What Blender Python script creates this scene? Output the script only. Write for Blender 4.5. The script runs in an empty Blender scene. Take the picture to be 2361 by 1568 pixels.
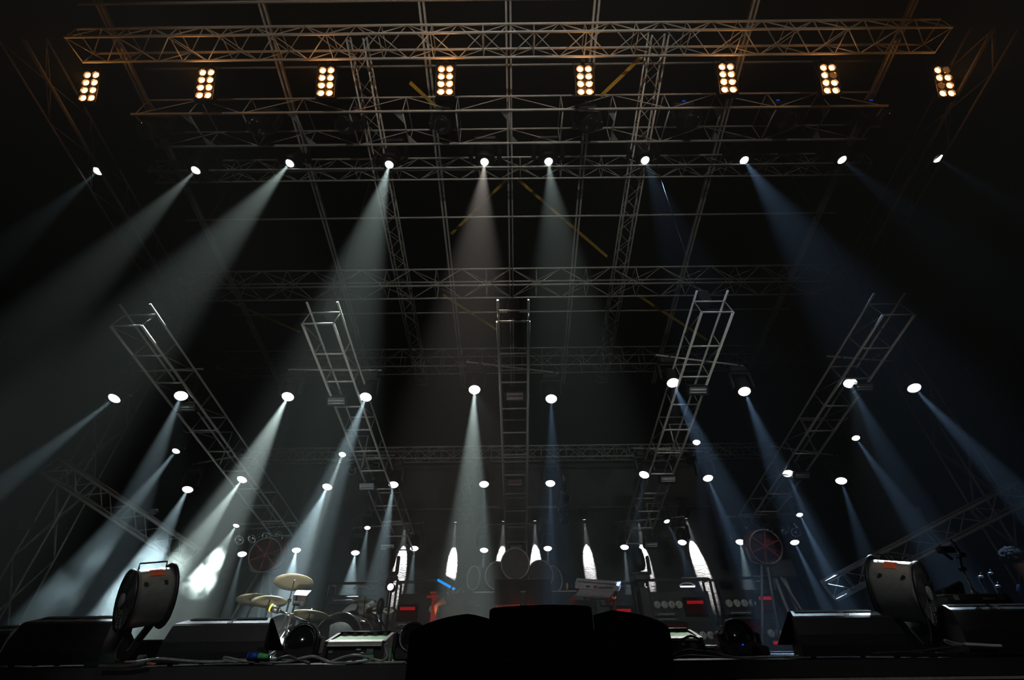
import bpy, math, random
from mathutils import Vector, Matrix, Quaternion, noise
random.seed(7)
S = bpy.context.scene
COL = S.collection
V = Vector

# ------------------------------------------------------------------ camera
PITCH = math.radians(35.6); ROLL = math.radians(.65); FPX = 1000.; CX, CY = 1180.5, 784.
EYE = V((0, 0, 1.6))
FLOOR = 1.54          # top of the stage deck
_r0 = V((1, 0, 0)); _u0 = V((0, -math.sin(PITCH), math.cos(PITCH))); _f0 = V((0, math.cos(PITCH), math.sin(PITCH)))
cd = bpy.data.cameras.new('camera'); cam = bpy.data.objects.new('camera', cd); COL.objects.link(cam)
cd.sensor_width = 36; cd.lens = 36 * FPX / 2361; cd.clip_start = .05; cd.clip_end = 300
_R = _r0 * math.cos(ROLL) - _u0 * math.sin(ROLL); _U = _r0 * math.sin(ROLL) + _u0 * math.cos(ROLL)
_M = Matrix((_R, _U, -_f0)).transposed().to_4x4(); _M.translation = EYE
cam.matrix_world = _M
S.camera = cam

def ray(px, py):
    u = (px - CX) / FPX; v = (py - CY) / FPX
    a = u * math.cos(ROLL) - v * math.sin(ROLL); b = u * math.sin(ROLL) + v * math.cos(ROLL)
    return V((a, math.cos(PITCH) + b * math.sin(PITCH), math.sin(PITCH) - b * math.cos(PITCH)))
def at(px, py, Y):                       # the point of the upright plane Y = const seen at a pixel
    d = ray(px, py); return EYE + d * (Y / d.y)
def atz(px, py, Z):                      # the point of the level plane Z = const seen at a pixel
    d = ray(px, py); return EYE + d * ((Z - EYE.z) / d.z)
def rake(px, py, c=7.68, s=.355):        # the point of the raked plane the hanging ladders lie in
    d = ray(px, py); return EYE + d * (c / (d.z + s * d.y))
def tgt(p0, px, py, k):                  # where a beam that tips k towards the audience per metre of fall crosses a pixel
    d = ray(px, py); t = (p0.y - EYE.y + k * (EYE.z - p0.z)) / (d.y - k * d.z); return EYE + d * t
def mpp(p):                              # metres per photo pixel at a point
    return (p - EYE).dot(_f0) / FPX

# ------------------------------------------------------------------ materials
MATS = {}
def mat(name, col, rough=.5, metal=0., amt=.25, scale=30., bump=0., emit=0., ecol=None, spec=.5, coat=0.):
    m = bpy.data.materials.new(name); m.use_nodes = True; nt = m.node_tree; n = nt.nodes; L = nt.links
    b = n['Principled BSDF']
    b.inputs['Metallic'].default_value = metal; b.inputs['Specular IOR Level'].default_value = spec
    if coat: b.inputs['Coat Weight'].default_value = coat; b.inputs['Coat Roughness'].default_value = .1
    tc = n.new('ShaderNodeTexCoord'); nz = n.new('ShaderNodeTexNoise'); nz.inputs['Scale'].default_value = scale; nz.inputs['Detail'].default_value = 3
    L.new(tc.outputs['Object'], nz.inputs['Vector'])
    rp = n.new('ShaderNodeValToRGB'); rp.color_ramp.elements[0].position = .3; rp.color_ramp.elements[1].position = .7
    rp.color_ramp.elements[0].color = (*[c * (1 - amt) for c in col], 1); rp.color_ramp.elements[1].color = (*[min(1, c * (1 + amt)) for c in col], 1)
    L.new(nz.outputs[0], rp.inputs[0]); L.new(rp.outputs[0], b.inputs['Base Color'])
    mr = n.new('ShaderNodeMapRange'); mr.inputs[3].default_value = max(0, rough - .08); mr.inputs[4].default_value = min(1, rough + .08)
    L.new(nz.outputs[0], mr.inputs[0]); L.new(mr.outputs[0], b.inputs['Roughness'])
    if bump:
        bp = n.new('ShaderNodeBump'); bp.inputs['Strength'].default_value = bump; bp.inputs['Distance'].default_value = .01
        L.new(nz.outputs[0], bp.inputs['Height']); L.new(bp.outputs[0], b.inputs['Normal'])
    if emit:
        b.inputs['Emission Color'].default_value = (*(ecol or col), 1); b.inputs['Emission Strength'].default_value = emit
    MATS[name] = m; return m
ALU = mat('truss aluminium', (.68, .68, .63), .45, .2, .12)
ALUD = mat('darker aluminium', (.4, .4, .38), .5, .2, .2)  # darker than the truss aluminium
STEEL = mat('ladder steel', (.8, .8, .74), .35, .25, .1)
BLK = mat('black metal', (.012, .012, .013), .45, .0)
BLKM = mat('matt black', (.008, .008, .009), .8, .0, spec=.2)
BLKP = mat('black textured paint', (.016, .017, .018), .36, .0, bump=.15, scale=220)
GLOSS = mat('gloss black', (.008, .008, .009), .12, .0, coat=.5)
CHROME = mat('chrome', (.75, .75, .73), .12, 1., .05)
ROOF = mat('roof tarp', (.004, .004, .0045), .95, spec=.02)
YEL = mat('yellow strap', (.55, .36, .03), .6)
ORG = mat('orange paint', (.75, .1, .025), .5)
ORGP = mat('orange sticker', (.9, .16, .06), .6, amt=.08)
GREEN = mat('green panel', (.14, .6, .17), .45, amt=.12)
GREENP = mat('green plastic', (.1, .5, .16), .4)
BLUE = mat('blue plastic', (.02, .07, .4), .4)
YELP = mat('yellow tape', (.75, .75, .05), .5)
WHITE = mat('white paint', (.75, .74, .78), .55, amt=.06)
PAPER = mat('paper', (.8, .8, .82), .8, amt=.04)
GREY = mat('grey plastic', (.16, .16, .17), .5)
GREYD = mat('dark grey', (.05, .052, .055), .5)
BRASS = mat('bronze cymbal', (.78, .68, .45), .3, .5, .12, 60)
CABLE = mat('black rubber cable', (.05, .05, .05), .35)
CABLEG = mat('grey rubber cable', (.3, .31, .32), .4)
REDP = mat('red paint and red light', (.5, .07, .035), .6)  # also carries red light on the rear fans and strobe tubes
REDD = mat('dark red shell', (.16, .025, .015), .35)
SKIN = mat('skin', (.42, .2, .13), .55, amt=.1)
HAIR = mat('dark curly hair', (.016, .011, .009), .7)
SHIRT = mat('blue cotton', (.015, .035, .09), .9)
JEANS = mat('dark denim', (.012, .016, .03), .9)
RACKM = mat('rack panel', (.024, .025, .026), .5)
DIAL = mat('dial face', (.72, .74, .72), .4, amt=.1)
DISC = mat('barrel head', (.16, .15, .14), .7, amt=.2, scale=14)
KEYW = mat('keyboard case', (.66, .6, .64), .4)
LINER = mat('silver drum', (.62, .63, .62), .32, .7, .1)
GLASSD = mat('dark glass', (.01, .011, .013), .05, coat=1.)
def glow(name, col, s):
    m = bpy.data.materials.new(name); m.use_nodes = True; nt = m.node_tree; n = nt.nodes; n.clear()
    e = n.new('ShaderNodeEmission'); o = n.new('ShaderNodeOutputMaterial'); lw = n.new('ShaderNodeTexCoord')
    gr = n.new('ShaderNodeTexNoise'); gr.inputs['Scale'].default_value = 8; rp = n.new('ShaderNodeMapRange')
    rp.inputs[3].default_value = s * .9; rp.inputs[4].default_value = s * 1.1
    nt.links.new(lw.outputs['Object'], gr.inputs['Vector']); nt.links.new(gr.outputs[0], rp.inputs[0]); nt.links.new(rp.outputs[0], e.inputs[1])
    e.inputs[0].default_value = (*col, 1); nt.links.new(e.outputs[0], o.inputs[0]); return m
LENSW = glow('lit lens white', (.93, .97, 1.), 7)
LENSD = glow('lit lens centre', (.9, .95, 1.), 7)
AMBER = glow('hot lamp core', (1., .66, .3), 9)
AMBERR = glow('amber lamp rim', (1., .28, .04), 2.2)
AMBERL = glow('dimmed lamp', (1., .38, .1), .45)
REDLED = glow('red display', (1., .015, .02), .55)
REDDIM = glow('dim red display', (1., .02, .02), .016)
BLUELED = glow('blue light strip', (.0, .33, 1.), 1.6)
BLUEDOT = glow('blue display', (.02, .1, 1.), .9)
TUBEW = glow('lit tube', (.85, .85, 1.), 3.)
# ------------------------------------------------------------------ mesh building
class MB:
    def __init__(s): s.v = []; s.f = []; s.sm = []
    def add(s, vs, fs, sm=False, M=None):
        o = len(s.v)
        s.v += [(M @ V(p)) if M is not None else V(p) for p in vs]
        for f in fs: s.f.append([o + i for i in f]); s.sm.append(sm)
        return s
    def box(s, c, d, R=None):
        x, y, z = d[0] / 2, d[1] / 2, d[2] / 2
        vs = [V((i, j, k)) for i in (-x, x) for j in (-y, y) for k in (-z, z)]
        if R is not None: vs = [R @ p for p in vs]
        c = V(c)
        return s.add([p + c for p in vs], [(0, 1, 3, 2), (4, 6, 7, 5), (0, 4, 5, 1), (2, 3, 7, 6), (0, 2, 6, 4), (1, 5, 7, 3)])
    def bbox(s, c, d, b, R=None):        # box with chamfered edges
        x, y, z = d[0] / 2, d[1] / 2, d[2] / 2
        prof = [(-x + b, -y), (x - b, -y), (x, -y + b), (x, y - b), (x - b, y), (-x + b, y), (-x, y - b), (-x, -y + b)]
        inn = [(px * (1 - b / x), py * (1 - b / y)) for px, py in prof]
        vs = [V((p[0], p[1], -z)) for p in inn] + [V((p[0], p[1], -z + b)) for p in prof] + [V((p[0], p[1], z - b)) for p in prof] + [V((p[0], p[1], z)) for p in inn]
        fs = [tuple(range(7, -1, -1)), tuple(range(24, 32))]
        for r in range(3):
            for i in range(8): fs.append((r * 8 + i, r * 8 + (i + 1) % 8, r * 8 + 8 + (i + 1) % 8, r * 8 + 8 + i))
        c = V(c); return s.add([((R @ p) if R is not None else p) + c for p in vs], fs)
    def tube(s, p, q, r, n=8, r2=None):
        p, q = V(p), V(q); d = q - p
        if d.length < 1e-6: return s
        d.normalize(); a = d.orthogonal().normalized(); b = d.cross(a); r2 = r if r2 is None else r2
        ring = [(math.cos(2 * math.pi * i / n), math.sin(2 * math.pi * i / n)) for i in range(n)]
        vs = [p + (a * c + b * k) * r for c, k in ring] + [q + (a * c + b * k) * r2 for c, k in ring]
        s.add(vs, [(i, (i + 1) % n, n + (i + 1) % n, n + i) for i in range(n)], True)
        s.add(vs, [tuple(range(n - 1, -1, -1)), tuple(range(n, 2 * n))]); return s
    def path(s, pts, r, n=6, sub=6, closed=False):
        P = [V(p) for p in pts]
        if sub > 1:                      # Catmull-Rom
            out = []; m = len(P)
            for i in range(m if closed else m - 1):
                g = (lambda j: P[j % m]) if closed else (lambda j: P[max(0, min(m - 1, j))])
                a, b, c, d = g(i - 1), g(i), g(i + 1), g(i + 2)
                for k in range(sub):
                    t = k / sub
                    out.append(.5 * ((2 * b) + (c - a) * t + (2 * a - 5 * b + 4 * c - d) * t * t + (3 * b - a - 3 * c + d) * t ** 3))
            if not closed: out.append(P[-1])
            P = out
        m = len(P); up = None; vs = []
        for i, p in enumerate(P):
            t = (P[(i + 1) % m] - P[i - 1]) if closed else (P[min(i + 1, m - 1)] - P[max(i - 1, 0)])
            if t.length < 1e-7: t = V((1, 0, 0))
            t.normalize()
            up = t.orthogonal() if up is None else up - t * up.dot(t)
            if up.length < 1e-5: up = t.orthogonal()
            up.normalize(); w = t.cross(up)
            vs += [p + (up * math.cos(2 * math.pi * j / n) + w * math.sin(2 * math.pi * j / n)) * r for j in range(n)]
        fs = []
        for i in range(m if closed else m - 1):
            k = (i + 1) % m
            fs += [(i * n + j, i * n + (j + 1) % n, k * n + (j + 1) % n, k * n + j) for j in range(n)]
        s.add(vs, fs, True)
        if not closed: s.add(vs[:n] + vs[-n:], [tuple(range(n - 1, -1, -1)), tuple(range(n, 2 * n))])
        return s
    def lathe(s, prof, n=24, M=None, sm=True, caps=False):   # profile of (radius, z)
        vs = []
        for r, z in prof: vs += [V((r * math.cos(2 * math.pi * i / n), r * math.sin(2 * math.pi * i / n), z)) for i in range(n)]
        fs = []
        for k in range(len(prof) - 1):
            fs += [(k * n + i, k * n + (i + 1) % n, (k + 1) * n + (i + 1) % n, (k + 1) * n + i) for i in range(n)]
        s.add(vs, fs, sm, M)
        for k, rev in (((0, True), (len(prof) - 1, False)) if caps else ()):
            if prof[k][0] > 1e-5:
                ids = list(range(n)); s.add(vs[k * n:(k + 1) * n], [tuple(reversed(ids)) if rev else tuple(ids)], False, M)
        return s
    def prism(s, poly, x0, x1, M=None, f0=1., f1=1., piv=(0, 0)):  # polygon in (y, z) drawn along x
        n = len(poly)
        vs = [V((x0, piv[0] + (p[0] - piv[0]) * f0, piv[1] + (p[1] - piv[1]) * f0)) for p in poly] + [V((x1, piv[0] + (p[0] - piv[0]) * f1, piv[1] + (p[1] - piv[1]) * f1)) for p in poly]
        return s.add(vs, [tuple(range(n - 1, -1, -1)), tuple(range(n, 2 * n))] + [(i, (i + 1) % n, n + (i + 1) % n, n + i) for i in range(n)], False, M)
    def poly(s, pts, th, nrm):           # flat outline with a thickness
        n = len(pts); k = V(nrm).normalized() * th
        vs = [V(p) for p in pts] + [V(p) + k for p in pts]
        return s.add(vs, [tuple(range(n - 1, -1, -1)), tuple(range(n, 2 * n))] + [(i, (i + 1) % n, n + (i + 1) % n, n + i) for i in range(n)])
    def ball(s, c, r, sc=(1, 1, 1), n=16, m=10, jit=0.):
        vs = []; fs = []
        for i in range(m + 1):
            th = math.pi * i / m
            for j in range(n):
                ph = 2 * math.pi * j / n
                d = V((math.sin(th) * math.cos(ph), math.sin(th) * math.sin(ph), math.cos(th)))
                q = r * (1 + jit * noise.noise(d * 3.1 + V(c)) ) if jit else r
                vs.append(V(c) + V((d.x * sc[0], d.y * sc[1], d.z * sc[2])) * q)
        for i in range(m):
            fs += [(i * n + j, (i + 1) * n + j, (i + 1) * n + (j + 1) % n, i * n + (j + 1) % n) for j in range(n)]
        return s.add(vs, fs, True)
    def mesh(s, name, m, off=None):
        me = bpy.data.meshes.new(name)
        vs = [p - off for p in s.v] if off is not None else s.v
        me.from_pydata([tuple(p) for p in vs], [], s.f)
        me.polygons.foreach_set('use_smooth', s.sm)
        me.materials.append(m); me.update()
        import bmesh
        bm = bmesh.new(); bm.from_mesh(me); bmesh.ops.remove_doubles(bm, verts=bm.verts, dist=1e-5); bmesh.ops.recalc_face_normals(bm, faces=bm.faces); bm.to_mesh(me); bm.free()
        return me
def tag(o, label=None, cat=None, group=None, kind=None):
    for k, v in (('label', label), ('category', cat), ('group', group), ('kind', kind)):
        if v: o[k] = v
    return o
def thing(name, loc, label, cat, group=None):
    o = bpy.data.objects.new(name, None); COL.objects.link(o); o.location = V(loc); o.empty_display_size = .1
    return tag(o, label, cat, group)
def wloc(o):
    p = V((0, 0, 0))
    while o is not None: p = p + V(o.location); o = o.parent
    return p
def part(name, mb, m, parent, label=None):       # mesh given in world metres; parents are not rotated
    o = bpy.data.objects.new(name, mb.mesh(name, m, wloc(parent))); COL.objects.link(o); o.parent = parent
    if label: o['label'] = label
    return o
def solo(name, mb, m, label, cat, group=None, kind=None, base=None):
    b = V(base) if base is not None else V((sum(p.x for p in mb.v) / len(mb.v), sum(p.y for p in mb.v) / len(mb.v), min(p.z for p in mb.v)))
    o = bpy.data.objects.new(name, mb.mesh(name, m, b)); COL.objects.link(o); o.location = b
    return tag(o, label, cat, group, kind)
def inst(name, me, parent, loc=(0, 0, 0), rot=None, scale=None, label=None):    # an object on shared mesh data, in its parent's own frame
    o = bpy.data.objects.new(name, me); COL.objects.link(o); o.parent = parent; o.location = V(loc)
    if rot is not None: o.rotation_mode = 'QUATERNION'; o.rotation_quaternion = rot
    if scale is not None: o.scale = (scale,) * 3
    if label: o['label'] = label
    return o
def lamp(kind, loc, energy, col=(1, 1, 1), direction=None, ang=20, blend=.5, r=.02, parent=None, name='lamp'):
    l = bpy.data.lights.new(name, kind); l.energy = energy; l.color = col; l.shadow_soft_size = r
    if kind == 'SPOT': l.spot_size = math.radians(ang); l.spot_blend = blend
    o = bpy.data.objects.new(name, l); COL.objects.link(o); o.location = V(loc)
    if direction is not None: o.rotation_euler = V(direction).to_track_quat('-Z', 'Y').to_euler()
    return o
ORD = 'first second third fourth fifth sixth seventh eighth ninth tenth eleventh twelfth'.split()
# ------------------------------------------------------------------ setting
def struct(name, mb, m, label=None):
    o = solo(name, mb, m, label, None, kind='structure'); return o
struct('floor', MB().box((0, 10.7, FLOOR - .04), (26, 15, .08)), mat('stage floor', (.012, .012, .013), .55, bump=.1, scale=12), 'black stage deck behind the metal front edge')
struct('ground', MB().box((0, 2, -.06), (60, 60, .1)), mat('dark ground', (.01, .01, .01), .9), 'dark ground in front of the stage')
# front fascia: dark skirt under the stage edge
mb = MB().box((0, 3.3, .72), (26, .06, 1.44)); struct('trim_1', mb, BLKM, 'dark skirt below the stage edge')
# roof canopy: dark sheets above the rafters, sloping down to the rear
def roofz(y): return 14.75 - .285 * (y - 4)
mb = MB()
mb.add([(-14, 2.6, roofz(2.6) + .55), (14, 2.6, roofz(2.6) + .55), (14, 17.5, roofz(17.5) + .55), (-14, 17.5, roofz(17.5) + .55),
        (-14, 2.6, roofz(2.6) + .6), (14, 2.6, roofz(2.6) + .6), (14, 17.5, roofz(17.5) + .6), (-14, 17.5, roofz(17.5) + .6)],
       [(0, 1, 2, 3), (7, 6, 5, 4), (0, 4, 5, 1), (1, 5, 6, 2), (2, 6, 7, 3), (3, 7, 4, 0)])
struct('ceiling', mb, ROOF, 'black canopy sheeting over the roof rafters')
# rear backdrop cloth with folds and wrinkles
BY = 16.0
mb = MB(); nx, nz = 150, 44; x0, x1, z0, z1 = -9.2, 9.2, FLOOR, 7.3
vs = []
for j in range(nz + 1):
    for i in range(nx + 1):
        x = x0 + (x1 - x0) * i / nx; z = z0 + (z1 - z0) * j / nz
        vs.append((x, BY + .025 * noise.noise(V((x * 1.1, z * .35, 0))) + .012 * noise.noise(V((x * 4, z * 3, 5))), z))
mb.add(vs, [(j * (nx + 1) + i, j * (nx + 1) + i + 1, (j + 1) * (nx + 1) + i + 1, (j + 1) * (nx + 1) + i) for j in range(nz) for i in range(nx)], True)
m = bpy.data.materials.new('backdrop cloth'); m.use_nodes = True; nt = m.node_tree; n = nt.nodes; L = nt.links; b = n['Principled BSDF']
b.inputs['Roughness'].default_value = .9; b.inputs['Specular IOR Level'].default_value = .1
tc = n.new('ShaderNodeTexCoord'); mp = n.new('ShaderNodeMapping'); mp.inputs['Scale'].default_value = (1.4, 1, 4.5)
nz_ = n.new('ShaderNodeTexNoise'); nz_.inputs['Scale'].default_value = 4.5; nz_.inputs['Detail'].default_value = 8; nz_.inputs['Distortion'].default_value = 1.2
L.new(tc.outputs['Object'], mp.inputs[0]); L.new(mp.outputs[0], nz_.inputs['Vector'])
n2 = n.new('ShaderNodeTexNoise'); n2.inputs['Scale'].default_value = .55; n2.inputs['Detail'].default_value = 4; L.new(tc.outputs['Object'], n2.inputs['Vector'])
rp = n.new('ShaderNodeValToRGB'); e = rp.color_ramp.elements; e[0].position = .47; e[0].color = (.1, .1, .1, 1); e[1].position = .55; e[1].color = (.16, .155, .15, 1)
L.new(n2.outputs[0], rp.inputs[0]); L.new(rp.outputs[0], b.inputs['Base Color'])
bp = n.new('ShaderNodeBump'); bp.inputs['Strength'].default_value = .9; bp.inputs['Distance'].default_value = .05
L.new(nz_.outputs[0], bp.inputs['Height']); L.new(bp.outputs[0], b.inputs['Normal'])
o = solo('backdrop', mb, m, 'grey wrinkled cloth backdrop hanging behind the equipment racks', 'backdrop', base=(0, BY, FLOOR))

# ------------------------------------------------------------------ trusses
def truss(name, label, A, B, w, h, side, cr=.03, lr=.012, bay=None, group=None, faces=(1, 1, 1, 1), m=None, cat='truss', mirror=False, posts=True, zig=2):
    """Box truss: A and B are the middles of its lower face, side the direction of its width, up the rest; four chords and a lattice."""
    A, B = V(A), V(B); ax = (B - A).normalized(); sd = V(side); sd = (sd - ax * sd.dot(ax)).normalized(); up = ax.cross(sd)
    if up.z < 0: up = -up
    m = m or ALU
    T = thing(name, (A + B) / 2, label, cat, group)
    c = [A - sd * w / 2, A + sd * w / 2, A + sd * w / 2 + up * h, A - sd * w / 2 + up * h]
    LV = B - A
    for p in c: part('chord', MB().tube(p, p + LV, cr, 8), m, T)
    N = max(2, round(LV.length / (bay or w))); lt = MB()
    for k in range(4):
        if not faces[k]: continue
        p, q = c[k], c[(k + 1) % 4]
        for i in range(N):
            a, b_ = p + LV * (i / N), q + LV * ((i + 1) / N)
            if (i + k) % zig == 0 or zig == 1: lt.tube(a, b_, lr, 5)
            else: lt.tube(q + LV * (i / N), p + LV * ((i + 1) / N), lr, 5)
            if posts and i % posts == 0: lt.tube(p + LV * (i / N), q + LV * (i / N), lr, 5)
        lt.tube(p + LV, q + LV, lr, 5)
    part('lattice', lt, m, T)
    return T
def zc(py, H, px=1180):                  # Y where a level plane H above the eye is seen at a row
    return atz(px, py, EYE.z + H).y
gT = 'trusses spanning the stage roof'
# front truss above the amber floodlights
yA, yB = zc(74, 12), zc(132, 12)
truss('roof_truss', 'front roof truss crossing the top above the amber floodlights', (-10.6, (yA + yB) / 2, 13.6), (10.6, (yA + yB) / 2, 13.6), yB - yA, .5, (0, 1, 0), .03, .013, .62, gT, posts=2)
yA, yB = zc(385, 11.5), zc(412, 11.5)
truss('roof_truss', 'lattice roof truss passing just behind the row of spotlights', (-10.6, (yA + yB) / 2, 13.1), (10.6, (yA + yB) / 2, 13.1), yB - yA, .5, (0, 1, 0), .028, .012, .6, gT, posts=2)
yA, yB = zc(657, 9.8), zc(686, 9.8)
truss('roof_truss', 'middle roof truss crossing above the tops of the hanging ladders', (-11, (yA + yB) / 2, 11.4), (11, (yA + yB) / 2, 11.4), yB - yA, .75, (0, 1, 0), .032, .014, .85, gT, posts=2)
yA, yB = zc(842, 9.), zc(860, 9.)
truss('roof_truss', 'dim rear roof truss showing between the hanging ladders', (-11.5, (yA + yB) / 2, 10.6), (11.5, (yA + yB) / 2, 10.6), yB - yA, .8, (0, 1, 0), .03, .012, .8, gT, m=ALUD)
pF, pG = at(600, 1040, 15.2), at(1792, 1040, 15.2)
truss('roof_truss', 'low lattice truss at the back of the stage with a ladder along its lower edge', (pF.x - 1, 15.2, 7.2), (pG.x, 15.2, 7.2), .4, .42, (0, 1, 0), .026, .011, .45, gT)
# wide pre-rig truss between the floodlights and the spotlights, with posts and gusset plates
yA, yB = zc(254, 11.5), zc(330, 11.5); zB = 13.1
T = thing('lighting_truss', (0, yA, zB), 'wide lighting truss with gusset plates between the amber floodlights and spotlights', 'truss')
for y, z in ((yA, zB), (yB, zB), (yA, zB + .75), (yB, zB + .75)):
    part('chord', MB().tube((-9.9, y, z), (9.9, y, z), .034 if z == zB else .026), ALU, T)
i = 0
for k in range(15):
    x = -9.8 + k * 1.4
    part('post', MB().tube((x, yA, zB), (x, yB, zB), .022), ALU, T)
    part('post', MB().tube((x, yA, zB + .75), (x, yB, zB + .75), .016), ALUD, T)
    if k % 2 == 1:
        part('gusset_plate', MB().poly([(x, yA, zB - .01), (x - .26, yA, zB - .01), (x, yA + .34, zB - .01)], .012, (0, 0, 1)), ALU, T)
        part('gusset_plate', MB().poly([(x, yB, zB - .01), (x + .26, yB, zB - .01), (x, yB - .3, zB - .01)], .012, (0, 0, 1)), ALU, T)
lts = (MB(), MB())
for k in range(14):
    x = -9.8 + k * 1.4
    for y, lt in ((yA, lts[0]), (yB, lts[1])): lt.tube((x, y, zB + (.75 if k % 2 else 0)), (x + 1.4, y, zB + (0 if k % 2 else .75)), .013, 5); lt.tube((x, y, zB), (x, y, zB + .75), .013, 5)
for lt in lts: part('lattice', lt, ALU, T)
# flat bar behind the lighting truss, its floodlit brightness painted as white
p, q = at(985, 309, 7.3), at(1470, 305, 7.3)
solo('crossbar', MB().box((p + q) / 2, ((q - p).length, .03, .06)), WHITE, 'short pale crossbar behind the middle of the lighting truss', 'bar')
# rafters running front to back under the canopy
raf = [('outer-left pair of rafters sloping past the second amber floodlight', -10.1), ('pair of rafters running back from above the third amber floodlight', -6.1), ('pair of rafters just left of the middle of the roof', -2.15),
       ('doubled middle rafter running back over the centre of the stage', 0.), ('pair of rafters just right of the middle of the roof', 2.2), ('pair of rafters running back beside the sixth amber floodlight', 6.15), ('outer-right pair of rafters sloping past the seventh amber floodlight', 10.1)]
for lb, x in raf:
    T = thing('rafter', (x, 10, roofz(10) - .3), lb, 'rafter', 'rafters of the stage roof')
    for dx in (-.055, .055):
        part('rail', MB().box((x + dx, 10, roofz(10) - .12), (.05, 13.6, .1), Matrix.Rotation(-math.atan(.285), 3, 'X')), ALU, T)
for lb, x in (('lattice rafter left of the middle roof bays', -3.85), ('lattice rafter right of the middle roof bays', 3.8)):
    truss('lattice_rafter', lb, (x, 4.4, roofz(4.4) - .55), (x, 16, roofz(16) - .55), .42, .36, (1, 0, 0), .024, .01, .42, 'lattice rafters of the stage roof', posts=0)
for lb, y in (('thin purlin crossing the roof behind the spotlights', zc(512, 11.25)), ('faint purlin crossing behind the ladder tops', zc(728, 10.3)), ('thin purlin at the top edge of the view', zc(3, 12.9))):
    z = roofz(y) - .16
    solo('purlin', MB().tube((-10.6, y, z), (10.6, y, z), .032), ALU, lb, 'purlin', 'purlins of the stage roof')
# straps bracing the roof
def strap(label, a, b, ya, yb):
    p, q = at(*a, ya), at(*b, yb); d = (q - p).normalized(); w = d.cross(V((0, -.4, -1))).normalized() * .045
    solo('strap', MB().poly([p - w, p + w, q + w, q - w], .006, (0, .4, 1)), YEL, label, 'strap', 'yellow straps bracing the roof')
strap('yellow strap slanting down left from the roof middle', (1170, 412), (1040, 540), 8.2, 9.9)
strap('yellow strap slanting down right from the roof middle', (1192, 412), (1400, 592), 8.2, 10.5)
strap('short yellow strap beside the fourth amber floodlight', (945, 190), (1055, 292), 5.3, 6.5)
strap('yellow strap beside the fifth amber floodlight', (1480, 130), (1385, 222), 4.8, 5.6)
strap('yellow strap below the middle truss above the left inner ladder', (516, 690), (692, 766), 11.6, 13)
strap('yellow strap below the middle truss beside the centre ladder', (1022, 680), (1148, 762), 11.6, 13)
strap('dim yellow strap above the right inner ladder', (1470, 680), (1630, 784), 11.6, 13)
# eaves and corner towers
for sg, nm in ((-1, 'left'), (1, 'right')):
    x = 11.9 * sg
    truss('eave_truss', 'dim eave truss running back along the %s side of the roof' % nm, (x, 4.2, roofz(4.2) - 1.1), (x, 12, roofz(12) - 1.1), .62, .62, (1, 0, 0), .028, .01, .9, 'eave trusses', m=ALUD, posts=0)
    X = 11.55 * (1 if sg < 0 else 1.045) * sg
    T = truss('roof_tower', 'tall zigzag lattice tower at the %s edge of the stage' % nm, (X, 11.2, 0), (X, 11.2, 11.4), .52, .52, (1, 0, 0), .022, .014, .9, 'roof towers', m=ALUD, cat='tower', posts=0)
pl, ql = at(104, 1092, 10.8), at(425, 1302, 12.4)
truss('side_truss', 'lit side truss slanting down from the left tower towards the drum fan', pl, ql, .42, .42, (0, 1, 0), .034, .013, .55, 'side trusses', posts=2)
pl, ql = at(2380, 1150, 10.9), at(1925, 1382, 13.2)
truss('side_truss', 'lit side truss slanting down from the right edge behind the silver fan', pl, ql, .42, .42, (0, 1, 0), .034, .013, .55, 'side trusses', posts=2)
# dim flat frames hung at both sides
for nm, a, b in (('left', (5, 783), (130, 872)), ('right', (2356, 768), (2232, 858))):
    p, q = at(*a, 11), at(*b, 11); d = (q - p).normalized(); w = d.cross(V((0, 1, .5))).normalized() * .11
    T = thing('light_batten', (p + q) / 2, 'dim slanting batten frame hanging in the dark at the %s edge' % nm, 'light batten', 'battens at the edges')
    f = MB()
    c = [p - w, q - w, q + w, p + w]
    for i in range(4): f.tube(c[i], c[(i + 1) % 4], .014, 6)
    part('frame', f, ALUD, T); part('back_panel', MB().poly(c, .02, (0, 1, .5)), BLKM, T)
p = at(60, 1206, 10.5)
solo('notice_board', MB().poly([at(48, 1196, 10.5), at(80, 1196, 10.5), at(74, 1220, 10.5), at(36, 1220, 10.5)], .02, (0, 1, 0)), GREYD, 'small dim grey board hanging below the left tower', 'board')
for nm, px, py in (('beside the left side truss', 352, 1180), ('above the right side truss', 2117, 1175), ('in the dark at the left edge', 73, 789)):
    p = at(px, py, 11)
    T = thing('floodlight', p, 'small unlit round floodlight ' + nm, 'floodlight', 'unlit floodlights')
    R = V((0, -1, -.3)).to_track_quat('Z', 'Y').to_matrix().to_4x4(); R.translation = p
    part('housing', MB().lathe([(.03, -.16), (.07, -.1), (.085, 0), (.085, .02), (.075, .02)], 16, R), BLKP, T)
    R2 = R.copy(); R2.translation = p + V((0, -.02, -.005)); part('lens', MB().lathe([(.075, 0), (.05, .012), (0, .018)], 16, R2), GREY, T)
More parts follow.
